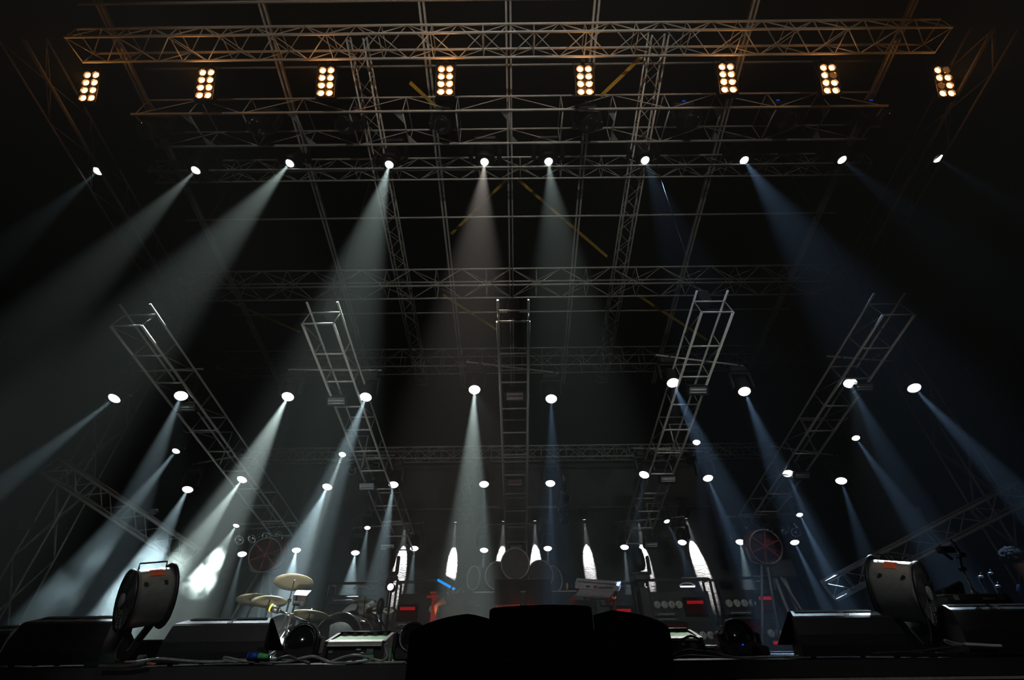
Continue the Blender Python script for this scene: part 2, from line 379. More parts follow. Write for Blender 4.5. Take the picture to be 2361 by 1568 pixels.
# ------------------------------------------------------------------ hanging ladders
SL = .355
def rz(y): return EYE.z + 7.68 - SL * y
AXD = V((0, 1, -SL)).normalized(); UPD = V((0, SL, 1)).normalized()
ladders = {'left outer': (-7.62, 6.75, -6.82, 13.7), 'left inner': (-3.83, 6.75, -3.42, 14.5), 'centre': (.03, 6.75, .06, 14.9), 'right inner': (4.02, 6.6, 3.72, 14.3), 'right outer': (7.62, 6.7, 7.1, 13.6)}
LAD = {}
for nm, (xa, ya, xb, yb) in ladders.items():
    A, B = V((xa, ya, rz(ya))), V((xb, yb, rz(yb)))
    T = thing('hanging_ladder', (A + B) / 2, '%s hanging ladder of pale pipes carrying white lights above the stage' % nm, 'ladder truss', 'raked ladders hanging over the stage')
    LAD[nm] = T; w, h = .31, .42; ax = (B - A)
    for sx in (-1, 1):
        for k in (0, 1):
            o = V((sx * w, 0, 0)) + UPD * h * k
            part('rail', MB().tube(A + o - (AXD * .25 if k else V((0, 0, 0))), B + o, .027 if k == 0 else .022, 8), STEEL, T)
    N = round(ax.length / .78)
    for i in range(N + 1):
        p = A + ax * (i / N)
        part('rung', MB().tube(p - V((w, 0, 0)), p + V((w, 0, 0)), .02, 6), STEEL, T)
        if i % 2 == 0: part('rung', MB().tube(p + UPD * h - V((w, 0, 0)), p + UPD * h + V((w, 0, 0)), .018, 6), ALU, T)
        for sx in (-1, 1):
            part('post', MB().tube(p + V((sx * w, 0, 0)), p + V((sx * w, 0, 0)) + UPD * h, .013, 5), ALUD, T)
            if i < N and i % 2 == (sx > 0):
                q = A + ax * ((i + 1) / N); part('brace', MB().tube(p + V((sx * w, 0, 0)), q + V((sx * w, 0, 0)) + UPD * h, .009, 5), ALUD, T)
    # motor and hoist chain at the high end
    part('motor', MB().bbox(A + UPD * (h + .25) + V((0, .15, 0)), (.26, .3, .34), .03), BLK, T)
    part('hoist_chain', MB().tube(A + UPD * (h + .4) + V((0, .15, 0)), (A + UPD * h + V((0, .15, 0))) * 1. + V((0, 0, roofz(7) - A.z - .9)), .008, 5), BLK, T)

# ------------------------------------------------------------------ moving lights
def mk(fn, name, m):
    mb = MB(); fn(mb); return mb.mesh(name, m)
me_base = mk(lambda b: (b.bbox((0, 0, -.19), (.4, .27, .15), .025), b.tube((-.11, 0, -.12), (-.11, 0, 0), .025, 8), b.tube((.11, 0, -.12), (.11, 0, 0), .025, 8), b.box((0, -.137, -.19), (.2, .006, .08))), 'base', BLK)
me_yoke = mk(lambda b: (b.bbox((-.235, 0, -.47), (.07, .15, .42), .02), b.bbox((.235, 0, -.47), (.07, .15, .42), .02), b.bbox((0, 0, -.285), (.5, .17, .06), .015)), 'yoke', BLK)
me_head = mk(lambda b: b.lathe([(.02, .26), (.11, .24), (.15, .16), (.165, .02), (.16, -.1), (.15, -.19), (.15, -.225), (.136, -.225), (.13, -.2)], 24), 'head', BLK)
me_lens = mk(lambda b: b.lathe([(.134, -.205), (.12, -.226), (.07, -.243), (0, -.25)], 24), 'lens', LENSW)
me_lenso = mk(lambda b: b.lathe([(.134, -.205), (.12, -.226), (.07, -.243), (0, -.25)], 24), 'lens', GLASSD)
me_heads = mk(lambda b: b.lathe([(0, .26), (.11, .24), (.15, .16), (.165, .02), (.16, -.1), (.125, -.19), (.1, -.225), (.068, -.225), (.064, -.2)], 24), 'head', BLK)
me_lenss = mk(lambda b: b.lathe([(.067, -.205), (.06, -.224), (.035, -.234), (0, -.238)], 24), 'lens', LENSW)
me_led = mk(lambda b: b.bbox((0, -.145, -.19), (.06, .012, .035), .004), 'display', BLUEDOT)
def head(label, group, p, d, sc=1., lit=True, name='moving_light', cat='stage light', led=False, small_lens=False):
    """p: middle of the lens; d: where it shines"""
    d = V(d).normalized(); piv = p - d * .235 * sc
    root = thing(name, piv + V((0, 0, .6 * sc)), label, cat, group)
    inst('base', me_base, root, scale=sc); inst('yoke', me_yoke, root, scale=sc)
    q = d.to_track_quat('-Z', 'Y')
    h = inst('head', me_heads if small_lens else me_head, root, (0, 0, -.6 * sc), q, sc)
    inst('lens', (me_lenss if small_lens else me_lens) if lit else me_lenso, h, label='glowing white lens' if lit else None)
    if led: inst('display', me_led, root, scale=sc, label='blue lit display')
    return root, piv + V((0, 0, .6 * sc))
for m_ in (LENSW, LENSD, AMBER, AMBERR, AMBERL, REDLED, REDDIM, BLUELED, BLUEDOT, TUBEW): m_.cycles.emission_sampling = 'NONE'
WARM, GRY, COOL, BLU = (1., .84, .74), (.84, 1., .95), (.68, .9, 1.), (.36, .6, 1.)
BEAM = 132000.
def beam(p, d, I, ang, col, blend=.55, E=BEAM):
    if I > 0: lamp('SPOT', p + d * .05, E * I, col, d, ang, blend, .03, name='beam')

# spotlights on the front truss: pixel of lens, pixel the beam runs to, strength, cone, colour
front = [(224, 396, 0, 585, .1, 12, COOL, 'with a faint beam'), (450, 394, 205, 640, .42, 12.5, GRY, 'with a grey slanting beam'), (667, 378, 440, 640, .85, 14.5, GRY, 'with the widest grey beam'),
         (897, 381, 826, 640, 1., 14.5, GRY, 'with a bright beam falling steeply'), (1117, 375, 1090, 700, .62, 16, WARM, 'with a warm whitish beam'), (1265, 374, 1290, 620, .36, 16, GRY, 'with a beam over a strap'),
         (1488, 371, 1560, 560, .07, 16, BLU, 'with hardly any beam'), (1717, 371, 1850, 560, .24, 16, BLU, 'with a blue beam slanting right'), (1943, 370, 2080, 480, .035, 14, BLU, 'with a faint blue beam'), (2165, 367, 2265, 430, .02, 12, BLU, 'at the right end')]
for i, (px, py, tx, ty, I, ang, col, txt) in enumerate(front):
    p = at(px, py, 7.25); k = .12; q = tgt(p, tx, ty, k); d = (q - p).normalized()
    head('black spotlight %s, %s from the left in the front row' % (txt, ORD[i]), 'spotlights under the front roof truss', p, d, 1.8, name='spotlight', small_lens=True)
    beam(p, d, I * .55, ang, col, .8)
# unlit heads beside the floodlights
for i, (px, py, led) in enumerate([(330, 300, 0), (585, 292, 0), (790, 288, 0), (1015, 288, 0), (1365, 286, 0), (1600, 278, 1), (1826, 276, 1), (2050, 276, 1)]):
    p = at(px, py, 6.0)
    head('unlit black moving light%s, %s from the left behind the amber floodlights' % (' with blue display' if led else '', ORD[i]), 'unlit moving lights on the lighting truss', p, V((.2 * (1 if i > 3 else -1), -.5, -1)), 1.5, lit=False, led=led)

# lights on the ladders: three cross pipes on each ladder with a light at either end
rows = [('top', {'left outer': [(262, 920, 120, 1030, .17, 10, COOL), (417, 914, 330, 1120, .27, 10, COOL)], 'left inner': [(663, 916, 556, 1120, .75, 15, GRY), (843, 917, 800, 1030, .45, 12, COOL)],
                 'centre': [(1094, 900, 1085, 1150, .62, 12, GRY), (1271, 921, 1275, 1100, .1, 10, BLU)], 'right inner': [(1552, 884, 1610, 1010, .16, 11, BLU), (1717, 904, 1765, 1020, .14, 11, BLU)],
                 'right outer': [(1961, 885, 2010, 980, .08, 10, BLU), (2109, 896, 2200, 990, .14, 10, BLU)]}),
        ('middle', {'left outer': [(432, 1130, 362, 1260, .26, 19, COOL), (557, 1107, 440, 1270, .7, 17, GRY)], 'left inner': [(754, 1124, 688, 1270, .5, 22, COOL), (907, 1119, 888, 1230, .42, 12, COOL)],
                 'centre': [(1116, 1118, 1116, 1210, .1, 9, COOL), (1269, 1116, 1270, 1200, .12, 9, BLU)], 'right inner': [(1485, 1096, 1470, 1190, .04, 9, BLU), (1633, 1104, 1690, 1240, .12, 11, BLU)],
                 'right outer': [(1817, 1093, 1845, 1160, .1, 10, BLU), (1940, 1110, 1970, 1200, .1, 10, BLU)]}),
        ('bottom', {'left outer': [(558, 1279, 540, 1350, .22, 10, COOL), (683, 1270, 668, 1340, .6, 26, COOL)], 'left inner': [(819, 1276, 808, 1340, .32, 26, COOL), (955, 1266, 948, 1340, .2, 12, COOL)],
                 'centre': [(1116, 1270, 1112, 1330, .22, 8, COOL), (1263, 1266, 1265, 1330, .1, 8, COOL)], 'right inner': [(1440, 1263, 1444, 1310, .26, 9, COOL), (1573, 1252, 1580, 1320, .06, 9, BLU)],
                 'right outer': [(1707, 1251, 1722, 1330, .2, 15, COOL), (1833, 1252, 1880, 1350, .22, 11, BLU)]})]
for rn, dct in rows:
    for ln, pair in dct.items():
        cl = []
        for e, (px, py, tx, ty, I, ang, col) in enumerate(pair):
            p = rake(px, py); q = tgt(p, tx, ty, .45); d = (q - p).normalized()
            r, c = head('lit wash light at the %s end of the %s cross pipe, %s ladder' % (('left', 'right')[e], rn, ln), 'wash lights on the hanging ladders', p, d, .95)
            cl.append(c); beam(p, d, I, ang, col)
        a, b = cl; dd = (b - a).normalized() * .22
        part('cross_pipe', MB().tube(a - dd, b + dd, .024, 8), STEEL, LAD[ln])
# smaller lights, one low on each side ladder's outside
small = [(405, 1041, 285, 1190, .3, 12, COOL, 'left outer', 'beside the lower half of the left outer ladder'), (789, 1049, 770, 1100, .6, 9, GRY, 'left inner', 'above the chrome cans on the left inner ladder'),
         (1606, 1021, 1612, 1080, .03, 9, BLU, 'right inner', 'above the chrome cans on the right inner ladder'), (1974, 1011, 2050, 1120, .12, 11, BLU, 'right outer', 'beside the right outer ladder'),
         (544, 1213, 478, 1320, .24, 27, GRY, 'left outer', 'near the foot of the left outer ladder'), (847, 1218, 836, 1290, .14, 16, COOL, 'left inner', 'near the foot of the left inner ladder'),
         (1538, 1203, 1560, 1250, .1, 9, BLU, 'right inner', 'near the foot of the right inner ladder'), (1844, 1188, 1900, 1300, .25, 11, BLU, 'right outer', 'near the foot of the right outer ladder')]
for px, py, tx, ty, I, ang, col, ln, txt in small:
    p = rake(px, py, 8.0, .345); d = (tgt(p, tx, ty, .45) - p).normalized()
    r, c = head('small lit spotlight ' + txt, 'small spotlights beside the ladders', p, d, .68, name='spotlight')
    beam(p, d, I, ang, col)
    x0 = wloc(LAD[ln]).x; e = V((x0 + (.3 if c.x > x0 else -.3), c.y, rz(c.y) + .1))
    part('outrigger', MB().path([c - (e - c).normalized() * .12, c, V((e.x, e.y, c.z)), e], .018, 6, 1), ALU, LAD[ln])
# backdrop lights, shining steeply down the cloth
bk = [(935, 1206), (1050, 1204), (1161, 1202), (1233, 1201), (1347, 1198), (1472, 1200), (1582, 1195)]
for i, (px, py) in enumerate(bk):
    p = at(px, py, BY - .34)
    d = V(((-.06, -.05, -.06, -.0, .05, .06, .16)[i], .3, -1)).normalized()
    head('small spotlight hung against the backdrop, %s from the left' % ORD[i], 'spotlights grazing the backdrop', p, d, .55, name='spotlight')
    beam(p, d, .085, (19, 15, 17, 17, 16, 17, 19)[i], (1, 1, 1), .12)
# pipe the backdrop lights hang from
a, b = at(880, 1196, BY - .3), at(1640, 1182, BY - .3)
zz = at(1050, 1204, BY - .34).z + .45
solo('hanging_pipe', MB().tube((a.x, BY - .3, zz), (b.x, BY - .3, zz), .025), ALUD, 'pipe the backdrop spotlights hang from', 'pipe')
# strobes between the rails
def strobe(px, py, label, red=False, sc=1.):
    p = rake(px, py, 7.6); k = mpp(p); w = .46 * sc
    T = thing('strobe_light', p, label, 'strobe', 'strobe lights between the ladder rails')
    R = Matrix.Rotation(math.radians(38), 3, 'X')
    f = lambda x, y, z: p + R @ V((x, y, z))
    part('housing', MB().bbox(p + R @ V((0, .07, 0)), (w, .12, .24), .015, R).box(p + R @ V((0, 0, .1)), (w, .05, .02), R).box(p + R @ V((0, 0, -.1)), (w, .05, .02), R), BLK, T)
    part('reflector', MB().prism([(p.y, p.z)], 0, 0) if False else MB().box(f(0, .008, 0), (w * .8, .006, .16), R), LINER, T)
    part('tube', MB().tube(f(-w * .36, -.02, .01), f(w * .36, -.02, .01), .014), REDP if red else WHITE, T, 'tube with painted red reflection' if red else None)  # red reflection put into the tube colour
    part('tube', MB().tube(f(-w * .36, -.02, -.045), f(w * .36, -.02, -.045), .01), WHITE, T)
    part('bracket', MB().path([f(-w / 2, .07, 0), f(-w / 2, .14, .22), f(w / 2, .14, .22), f(w / 2, .07, 0)], .012, 6, 1), BLK, T)
for px, py, ln, hh, r in ((775, 925, 'left inner', 'upper', 0), (1187, 914, 'centre', 'upper', 1), (1610, 900, 'right inner', 'upper', 0), (1993, 893, 'right outer', 'upper', 0), (430, 940, 'left outer', 'upper', 0),
                          (845, 1122, 'left inner', 'middle', 0), (1187, 1113, 'centre', 'middle', 1), (1541, 1105, 'right inner', 'middle', 0), (1850, 1096, 'right outer', 'middle', 0),
                          (893, 1262, 'left inner', 'lowest', 0), (1190, 1262, 'centre', 'lowest', 0), (1502, 1256, 'right inner', 'lowest', 0)):
    strobe(px, py, '%s rectangular strobe%s between the rails of the %s ladder' % (hh, ' with a painted red reflection' if r else '', ln), r)
# chrome cans
me_can = mk(lambda b: b.lathe([(.03, .19), (.07, .17), (.075, .1), (.105, .06), (.108, -.17), (.118, -.172), (.118, -.19), (.1, -.19), (.1, -.15)], 20), 'can', CHROME)
me_bulb = mk(lambda b: b.lathe([(.098, -.13), (.07, -.14), (.03, -.155), (0, -.158)], 16), 'lamp_lens', GLASSD)
me_cy = mk(lambda b: b.path([(-.125, 0, 0), (-.125, 0, .26), (.125, 0, .26), (.125, 0, 0)], .01, 6, 1), 'yoke', BLK)
def can(px, py, Y, label, group, d, sc=1.):
    p = at(px, py, Y); root = thing('par_can', p, label, 'stage light', group)
    q = V(d).to_track_quat('-Z', 'Y')
    c = inst('can', me_can, root, (0, 0, 0), q, sc); inst('lamp_lens', me_bulb, c); inst('yoke', me_cy, root, (0, 0, 0), None, sc)
    return p
def canbar(pts, Y, txt, sc=1.2):
    ps = []
    for i, (px, py) in enumerate(pts):
        ps.append(can(px, py, Y, 'unlit chrome can light %s, %s from the left' % (txt, ORD[i]), 'chrome cans ' + txt, V((random.uniform(-.25, .25), -.75, -.6)), sc))
    z = sum(p.z for p in ps) / len(ps) + .26 * sc
    solo('hanging_pipe', MB().tube((ps[0].x - .25, Y, z), (ps[-1].x + .25, Y, z), .024), ALU, 'short pipe carrying the chrome cans ' + txt, 'pipe')
canbar([(818, 1078), (848, 1074), (888, 1069)], 12.6, 'on the left inner ladder')
canbar([(1505, 1060), (1543, 1058), (1585, 1056), (1620, 1054)], 12.4, 'on the right inner ladder')
canbar([(562, 1237), (594, 1234), (624, 1229), (655, 1227)], 13.9, 'above the left red fan', 1.15)
canbar([(1729, 1208), (1762, 1210), (1797, 1213), (1828, 1218)], 13.4, 'above the right red fan', 1.2)
for sg, pts in (('left', [(1079, 1124), (1077, 1148), (1079, 1172), (1081, 1196)]), ('right', [(1299, 1120), (1300, 1146), (1299, 1172), (1299, 1194)])):
    for i, (px, py) in enumerate(pts):
        can(px, py, 12.4, 'chrome can light in the %s hanging column, %s from the top' % (sg, ORD[i]), 'chrome cans in the %s column' % sg, V((.15 * (1 if i % 2 else -1), -.8, -.5)), 1.15)
    p, q = at(pts[0][0], pts[0][1] - 26, 12.55), at(pts[-1][0], pts[-1][1], 12.55)
    solo('hanging_pipe', MB().tube((p.x, 12.55, p.z), (p.x, 12.55, q.z - .1), .022), ALU, 'upright pipe of the %s column of chrome cans' % sg, 'pipe')
    c = at(1150 if sg == 'left' else 1217, 1168, 12.5)
    part('outrigger', MB().tube((c.x, 12.55, c.z), (p.x, 12.55, c.z), .022), STEEL, LAD['centre'])

# ------------------------------------------------------------------ amber floodlights, eight lamps each
me_cup = mk(lambda b: b.lathe([(.02, .07), (.06, .05), (.1, 0), (.104, 0), (.108, -.012), (.1, -.02)], 20), 'reflector', CHROME)
me_core = mk(lambda b: b.lathe([(.074, 0), (.05, -.012), (0, -.022)], 20), 'bulb', AMBER)
me_rim = mk(lambda b: b.lathe([(.1, .004), (.09, -.003), (0, -.003)], 20), 'rim_glow', AMBERR)
me_off = mk(lambda b: b.lathe([(.095, 0), (.06, -.01), (0, -.018)], 20), 'bulb', AMBERL)
bl = [(207, 200, ()), (474, 194, ()), (752, 189, ()), (1027, 186, ()), (1348, 186, ()), (1677, 181, ()), (1912, 183, (3,)), (2177, 189, (1, 4))]
FU = V((0, -.42, .907)).normalized()
for i, (px, py, off) in enumerate(bl):
    p = at(px, py, 5.12)
    T = thing('floodlight', p + FU * .5, 'amber eight-lamp floodlight, %s from the left%s' % (ORD[i], ', %s lamp%s dim' % ({1: 'one', 2: 'two'}[len(off)], 's' if len(off) > 1 else '') if off else ''), 'floodlight', 'amber floodlights across the front truss')
    N = V((0, -1, 0)); N = (N - FU * N.dot(FU)).normalized(); q = N.to_track_quat('-Z', 'Y'); SX = V((1, 0, 0))
    Rm = Matrix((SX, -N, FU)).transposed()
    fr = MB()
    for sx in (-.235, 0, .235): fr.box(p + SX * sx - N * .05, (.02, .14, .92), Rm)
    for k in range(5): fr.box(p + FU * (-.45 + k * .225) - N * .05, (.48, .14, .015), Rm)
    part('frame', fr, BLK, T)
    part('back_plate', MB().box(p - N * .13, (.48, .02, .92), Rm), BLK, T)
    part('bracket', MB().path([p - SX * .25, p - SX * .25 + FU * .62 - N * .1, p + SX * .25 + FU * .62 - N * .1, p + SX * .25], .016, 6, 1).box(p + FU * .64 - N * .1, (.1, .1, .1), Rm), BLK, T)
    for k in range(8):
        r, c = k // 2, k % 2
        loc = p + SX * (-.105 + .21 * c) + FU * (.33 - .22 * r)
        l = inst('lamp', me_cup, T, loc - wloc(T), q)
        if k in off: inst('bulb', me_off, l, label='dim brown bulb')
        else: inst('bulb', me_core, l, (0, 0, -.004)); inst('rim_glow', me_rim, l)
    lamp('SPOT', p + N * .2, 65, (1., .36, .07), N, 112, .5, .1, name='floodlight_glow')
    lamp('POINT', p + N * .3, 17, (1., .36, .07), r=.1, name='floodlight_glow')
solo('hanging_pipe', MB().tube((-10.4, 5.3, at(1180, 150, 5.3).z), (10.4, 5.3, at(1180, 150, 5.3).z), .03), ALUD, 'long pipe the amber floodlights hang from', 'pipe')
# ------------------------------------------------------------------ stage edge
EY = 3.2
def edge(name, xa, xb, label):
    mb = MB()
    prof = [(EY, FLOOR + .0), (EY + .12, FLOOR + .0), (EY + .12, FLOOR - .1), (EY, FLOOR - .1), (EY, FLOOR - .088), (EY + .02, FLOOR - .084), (EY + .02, FLOOR - .05), (EY + .006, FLOOR - .046), (EY + .006, FLOOR - .034), (EY + .02, FLOOR - .03), (EY + .02, FLOOR - .016), (EY, FLOOR - .012)]
    mb.prism(prof, xa, xb); struct(name, mb, ALUD, label)
xs = [at(px, 1540, EY).x for px in (-40, 455, 495, 742, 786, 1640, 1690, 2400)]
edge('trim_2', xs[0], xs[1], 'metal stage edge profile at the left end')
edge('trim_3', xs[2], xs[3], 'metal stage edge profile below the second wedge')
edge('trim_4', xs[4], xs[5], 'metal stage edge profile behind the tall black loudspeakers')
edge('trim_5', xs[6], xs[7], 'metal stage edge profile at the right end')
for i, (a, b) in enumerate(((1, 2), (3, 4), (5, 6))):
    struct('trim_%d' % (6 + i), MB().box(((xs[a] + xs[b]) / 2, EY + .07, FLOOR - .056), (xs[b] - xs[a], .1, .088)), BLK, 'dark joint between stage edge profiles')
def fasc(name, xa, xb, label):
    mb = MB()
    for z in (FLOOR - .125, FLOOR - .5): mb.box(((xa + xb) / 2, EY + .03, z), (xb - xa, .11, .03))
    for x in (xa + .02, xb - .02): mb.box((x, EY + .05, FLOOR - .31), (.04, .05, .35))
    struct(name, mb, ALUD, label)
fasc('trim_9', xs[0], at(236 + 500, 1560, EY).x, 'metal frame of the stage front at the left')
fasc('trim_10', at(795, 1560, EY).x, at(1630, 1560, EY).x, 'metal frame of the stage front at the middle')
fasc('trim_11', at(1690, 1560, EY).x, xs[7], 'metal frame of the stage front at the right')

# ------------------------------------------------------------------ wedge monitors
def wedge(x0, x1, pyt, label, Y=3.42):
    """x0, x1: photo columns of the lower edge of the top face"""
    a, b = at(x0, pyt, Y), at(x1, pyt, Y); z = (a.z + b.z) / 2; xm = (a.x + b.x) / 2; w = (b.x - a.x) / 2
    T = thing('wedge_monitor', (xm, Y + .2, FLOOR), label, 'stage monitor', 'wedge monitors along the stage edge')
    h = z - FLOOR
    # outline in (y, z): rear face to the audience, sloping top strip, baffle falling away to the players
    prof = [(Y - .015, FLOOR + .012), (Y - .02, FLOOR + h * .55), (Y, z - .012), (Y + .014, z), (Y + .115, z + .034), (Y + .42, FLOOR + .06), (Y + .42, FLOOR + .012)]
    mb = MB(); n = len(prof)
    def wx(zz, y): t = (zz - FLOOR) / (h + .034); return w * (1.12 - .12 * t ** 1.5) - max(0, y - Y - .02) * .42
    vs = []
    for s in (-1, 1): vs += [V((xm + s * wx(zz, y), y, zz)) for y, zz in prof]
    mb.add(vs, [tuple(range(n - 1, -1, -1)), tuple(range(n, 2 * n))] + [(i, (i + 1) % n, n + (i + 1) % n, n + i) for i in range(n)])
    part('cabinet', mb, BLKP, T)
    d = (V((0, .101, .034))).normalized(); nn = V((0, -.034, .101)).normalized(); c = V((xm, Y + .014, z))
    f = lambda x, t, e=.002: c + V((x, 0, 0)) + d * t + nn * e
    part('recess_panel', MB().poly([f(-w * .86, .062), f(w * .86, .062), f(w * .82, .1), f(-w * .82, .1)], .003, nn), BLKM, T)
    part('sticker', MB().poly([f(.02, .055), f(.035, .055), f(.035, .064), f(.02, .064)], .002, nn), ORGP, T)
    part('sticker', MB().poly([f(.036, .055), f(.058, .055), f(.058, .064), f(.036, .064)], .002, nn), PAPER, T)
    s = .013; lg = MB()
    for p, q in (((-s, .014), (s, .014)), ((s, .014), (s * 1.15, .038)), ((s * 1.15, .038), (-s * .85, .038)), ((-s * .85, .038), (-s * .9, .03)), ((s, .014), (s + .014, .012))):
        lg.tube(f(.035 + p[0], p[1], .003), f(.035 + q[0], q[1], .003), .0015, 4)
    part('logo', lg, PAPER, T)
    part('grille', MB().poly([V((xm - w * .9, Y + .13, z + .025)), V((xm + w * .9, Y + .13, z + .025)), V((xm + w * .9, Y + .41, FLOOR + .075)), V((xm - w * .9, Y + .41, FLOOR + .075))], .006, (0, .5, 1)), BLKM, T)
    for sx in (-1, 1):
        for y in (Y + .03, Y + .37): part('foot', MB().tube((xm + sx * w * .85, y, FLOOR), (xm + sx * w * .85, y, FLOOR + .016), .016), BLKM, T)
wedge(56, 258, 1433, 'black wedge monitor left of the tilted drum fan with a faint grey top')
wedge(404, 616, 1437, 'black wedge monitor beside the drum cymbals with a pale lit top')
wedge(1833, 2052, 1419, 'black wedge monitor left of the silver drum fan with a pale blue top')
wedge(2196, 2420, 1404, 'black wedge monitor at the right edge with a lit top and flat case on it')
# next wedge cut by the left edge
wedge(-190, 22, 1456, 'black wedge monitor corner cut off by the left edge')

# ------------------------------------------------------------------ drum fans
def drumfan(c, nrm, R, Ln, label, lit):
    N = V(nrm).normalized(); q = N.to_track_quat('Z', 'Y').to_matrix().to_4x4(); q.translation = V(c)
    T = thing('drum_fan', (c.x, c.y, FLOOR), label, 'fan', 'drum fans on the stage edge')
    part('shell', MB().lathe([(R, Ln / 2), (R * 1.0, Ln / 2 - .012), (R * .965, Ln / 2 - .018), (R * .96, Ln / 2 - .03), (R * .96, -Ln / 2 + .03), (R * .97, -Ln / 2), (R * .95, -Ln / 2), (R * .94, Ln / 2 - .02), (R * .97, Ln / 2)], 40, q), LINER, T, 'polished metal drum')
    for z, nm in ((Ln / 2, 'front_rim'), (-Ln / 2, 'rear_rim')):
        M2 = q @ Matrix.Translation((0, 0, z)); part(nm, MB().lathe([(R * .93, -.008), (R * (1.0 if z > 0 else 1.1), -.008), (R * (1.015 if z > 0 else 1.13), 0), (R * (1.0 if z > 0 else 1.1), .01), (R * .93, .01)], 40, M2), BLK, T)
    for z, nm in ((Ln / 2 + .012, 'front_grille'), (-Ln / 2 - .012, 'rear_grille')):
        g = MB(); P = lambda r, a, dz=0: q @ V((r * math.cos(a), r * math.sin(a), z + dz))
        for k in range(9):
            r = R * (.2 + .1 * k); g.path([P(r, 2 * math.pi * j / 28) for j in range(28)], .002, 4, 1, True)
        for k in range(12): a = 2 * math.pi * k / 12; g.tube(P(R * .1, a), P(R * 1.02, a), .0025, 4)
        part(nm, g, BLK, T)
    M3 = q @ Matrix.Translation((0, 0, -.02)); part('motor', MB().lathe([(0, -.13), (.05, -.13), (.06, -.12), (.06, .04), (.05, .05), (0, .05)], 20, M3), GREYD, T)
    M4 = q @ Matrix.Translation((0, 0, Ln / 2 + .02)); part('badge', MB().lathe([(R * .23, -.004), (R * .23, .006), (R * .2, .01), (0, .01)], 20, M4), GREY, T)
    for k in range(4):
        a = 2 * math.pi * k / 4 + .4; b = MB(); r0, r1 = .055, R * .82
        ca, sa = math.cos(a), math.sin(a); pts = []
        for r, hw in ((r0, .025), (R * .5, .055), (r1, .065)):
            for s in (-1, 1): pts.append(q @ V((r * ca - s * hw * sa, r * sa + s * hw * ca, s * hw * .6)))
        b.add(pts + [p + N * .004 for p in pts], [(0, 1, 3, 2), (2, 3, 5, 4), (6, 8, 9, 7), (8, 10, 11, 9)]); part('blade', b, GREYD, T)
    up = V((0, 0, 1)); up = (up - N * up.dot(N)).normalized(); sd = N.cross(up).normalized()
    h0 = c + up * R * .9
    part('handle', MB().path([h0 + N * Ln * .36, h0 + N * Ln * .36 + up * .05, h0 - N * Ln * .36 + up * .05, h0 - N * Ln * .36], .006, 6, 1), BLK, T)
    def onshell(t, z, e=.003): return c + (up * math.cos(t) + sd * math.sin(t)) * (R * .962 + e) + N * z
    s_ = 1 if sd.dot(EYE - c) > 0 else -1
    st = MB(); K = 6; vs = []
    for k in range(K + 1):
        t = s_ * (.4 + .42 * k / K); vs += [onshell(t, -.038), onshell(t, .038)]
    st.add(vs, [(2 * k, 2 * k + 1, 2 * k + 3, 2 * k + 2) for k in range(K)]); part('sticker', st, ORGP, T, 'orange sticker')
    for t, z in ((s_ * 1.15, Ln * .3), (s_ * 1.15, -Ln * .2)):
        p = onshell(t, z, 0); n_ = (p - c - N * z).normalized(); part('bolt', MB().tube(p, p + n_ * .012, .012, 10), CHROME, T)
    for sx in (-1, 1):                  # swivel arms down to a base plate
        p = c - up * R * .88 + N * Ln * .3 * sx
        part('stand_arm', MB().box((p + V((c.x, c.y, FLOOR + .02))) / 2, (.05, .035, (p.z - FLOOR) * 1.05), V((p.x - c.x, p.y - c.y, p.z - FLOOR)).to_track_quat('Z', 'Y').to_matrix()), BLK, T)
        part('tilt_knob', MB().tube(p - sd * .06, p + sd * .06, .018, 12), BLK, T)
    part('stand_base', MB().bbox((c.x, c.y, FLOOR + .012), (R * 1.6, .2, .024), .006), BLK, T)
    return T
c1 = at(338, 1377, 3.4); drumfan(c1, (-.62, -.78, -.2), 61 * mpp(c1), 74 * mpp(c1), 'dark drum fan with orange sticker tipped on the left stage edge', -1)
c2 = at(2078, 1362, 3.6); drumfan(c2, (.62, -.78, -.2), 64 * mpp(c2), 84 * mpp(c2), 'bright silver drum fan with orange sticker between the right wedge monitors', 1)
fan_leads = []
for px, pts, lb in ((0, [(300, 1440), (285, 1470), (268, 1500), (267, 1518), (276, 1524)], 'thin dark lead hanging from the left drum fan to the deck'), (1, [(2118, 1380), (2136, 1420), (2146, 1460), (2147, 1480)], 'thin dark lead hanging from the right drum fan')):
    solo('fan_lead', MB().path([at(x, y, 3.36) for x, y in pts], .004, 6, 5), CABLE, lb, 'cable')

# ------------------------------------------------------------------ tall black loudspeakers before the stage
CYY = 2.2
def cab(pts, y0, depth, label, lip=None):
    P = [at(x, y, y0) for x, y in pts]; zb = 0.
    P = [P[0] * 1.] + P[1:]
    low = [V((P[-1].x, y0, zb)), V((P[0].x, y0, zb))]
    mb = MB().poly(P + low, depth, (0, 1, 0))
    T = thing('loudspeaker', (sum(p.x for p in P) / len(P), y0 + depth / 2, 0), label, 'loudspeaker', 'tall loudspeakers before the stage')
    part('cabinet', mb, BLKM, T)
    xa, xb = min(p.x for p in P), max(p.x for p in P); zt = min(P[0].z, P[-1].z)
    part('grille', MB().box(((xa + xb) / 2, y0 - .012, zt * .52), ((xb - xa) * .8, .02, zt * .8)), BLKM, T)
    for x in (xa + .05, xb - .05): part('foot', MB().tube((x, y0 + depth / 2, 0), (x, y0 + depth / 2, -.01), .03), BLKM, T)
    for x in (xa + .1, xb - .1): part('handle', MB().path([V((x - .05, y0 - .005, zt - .15)), V((x - .05, y0 - .03, zt - .15)), V((x + .05, y0 - .03, zt - .15)), V((x + .05, y0 - .005, zt - .15))], .008, 6, 1), BLK, T)
    return T, P
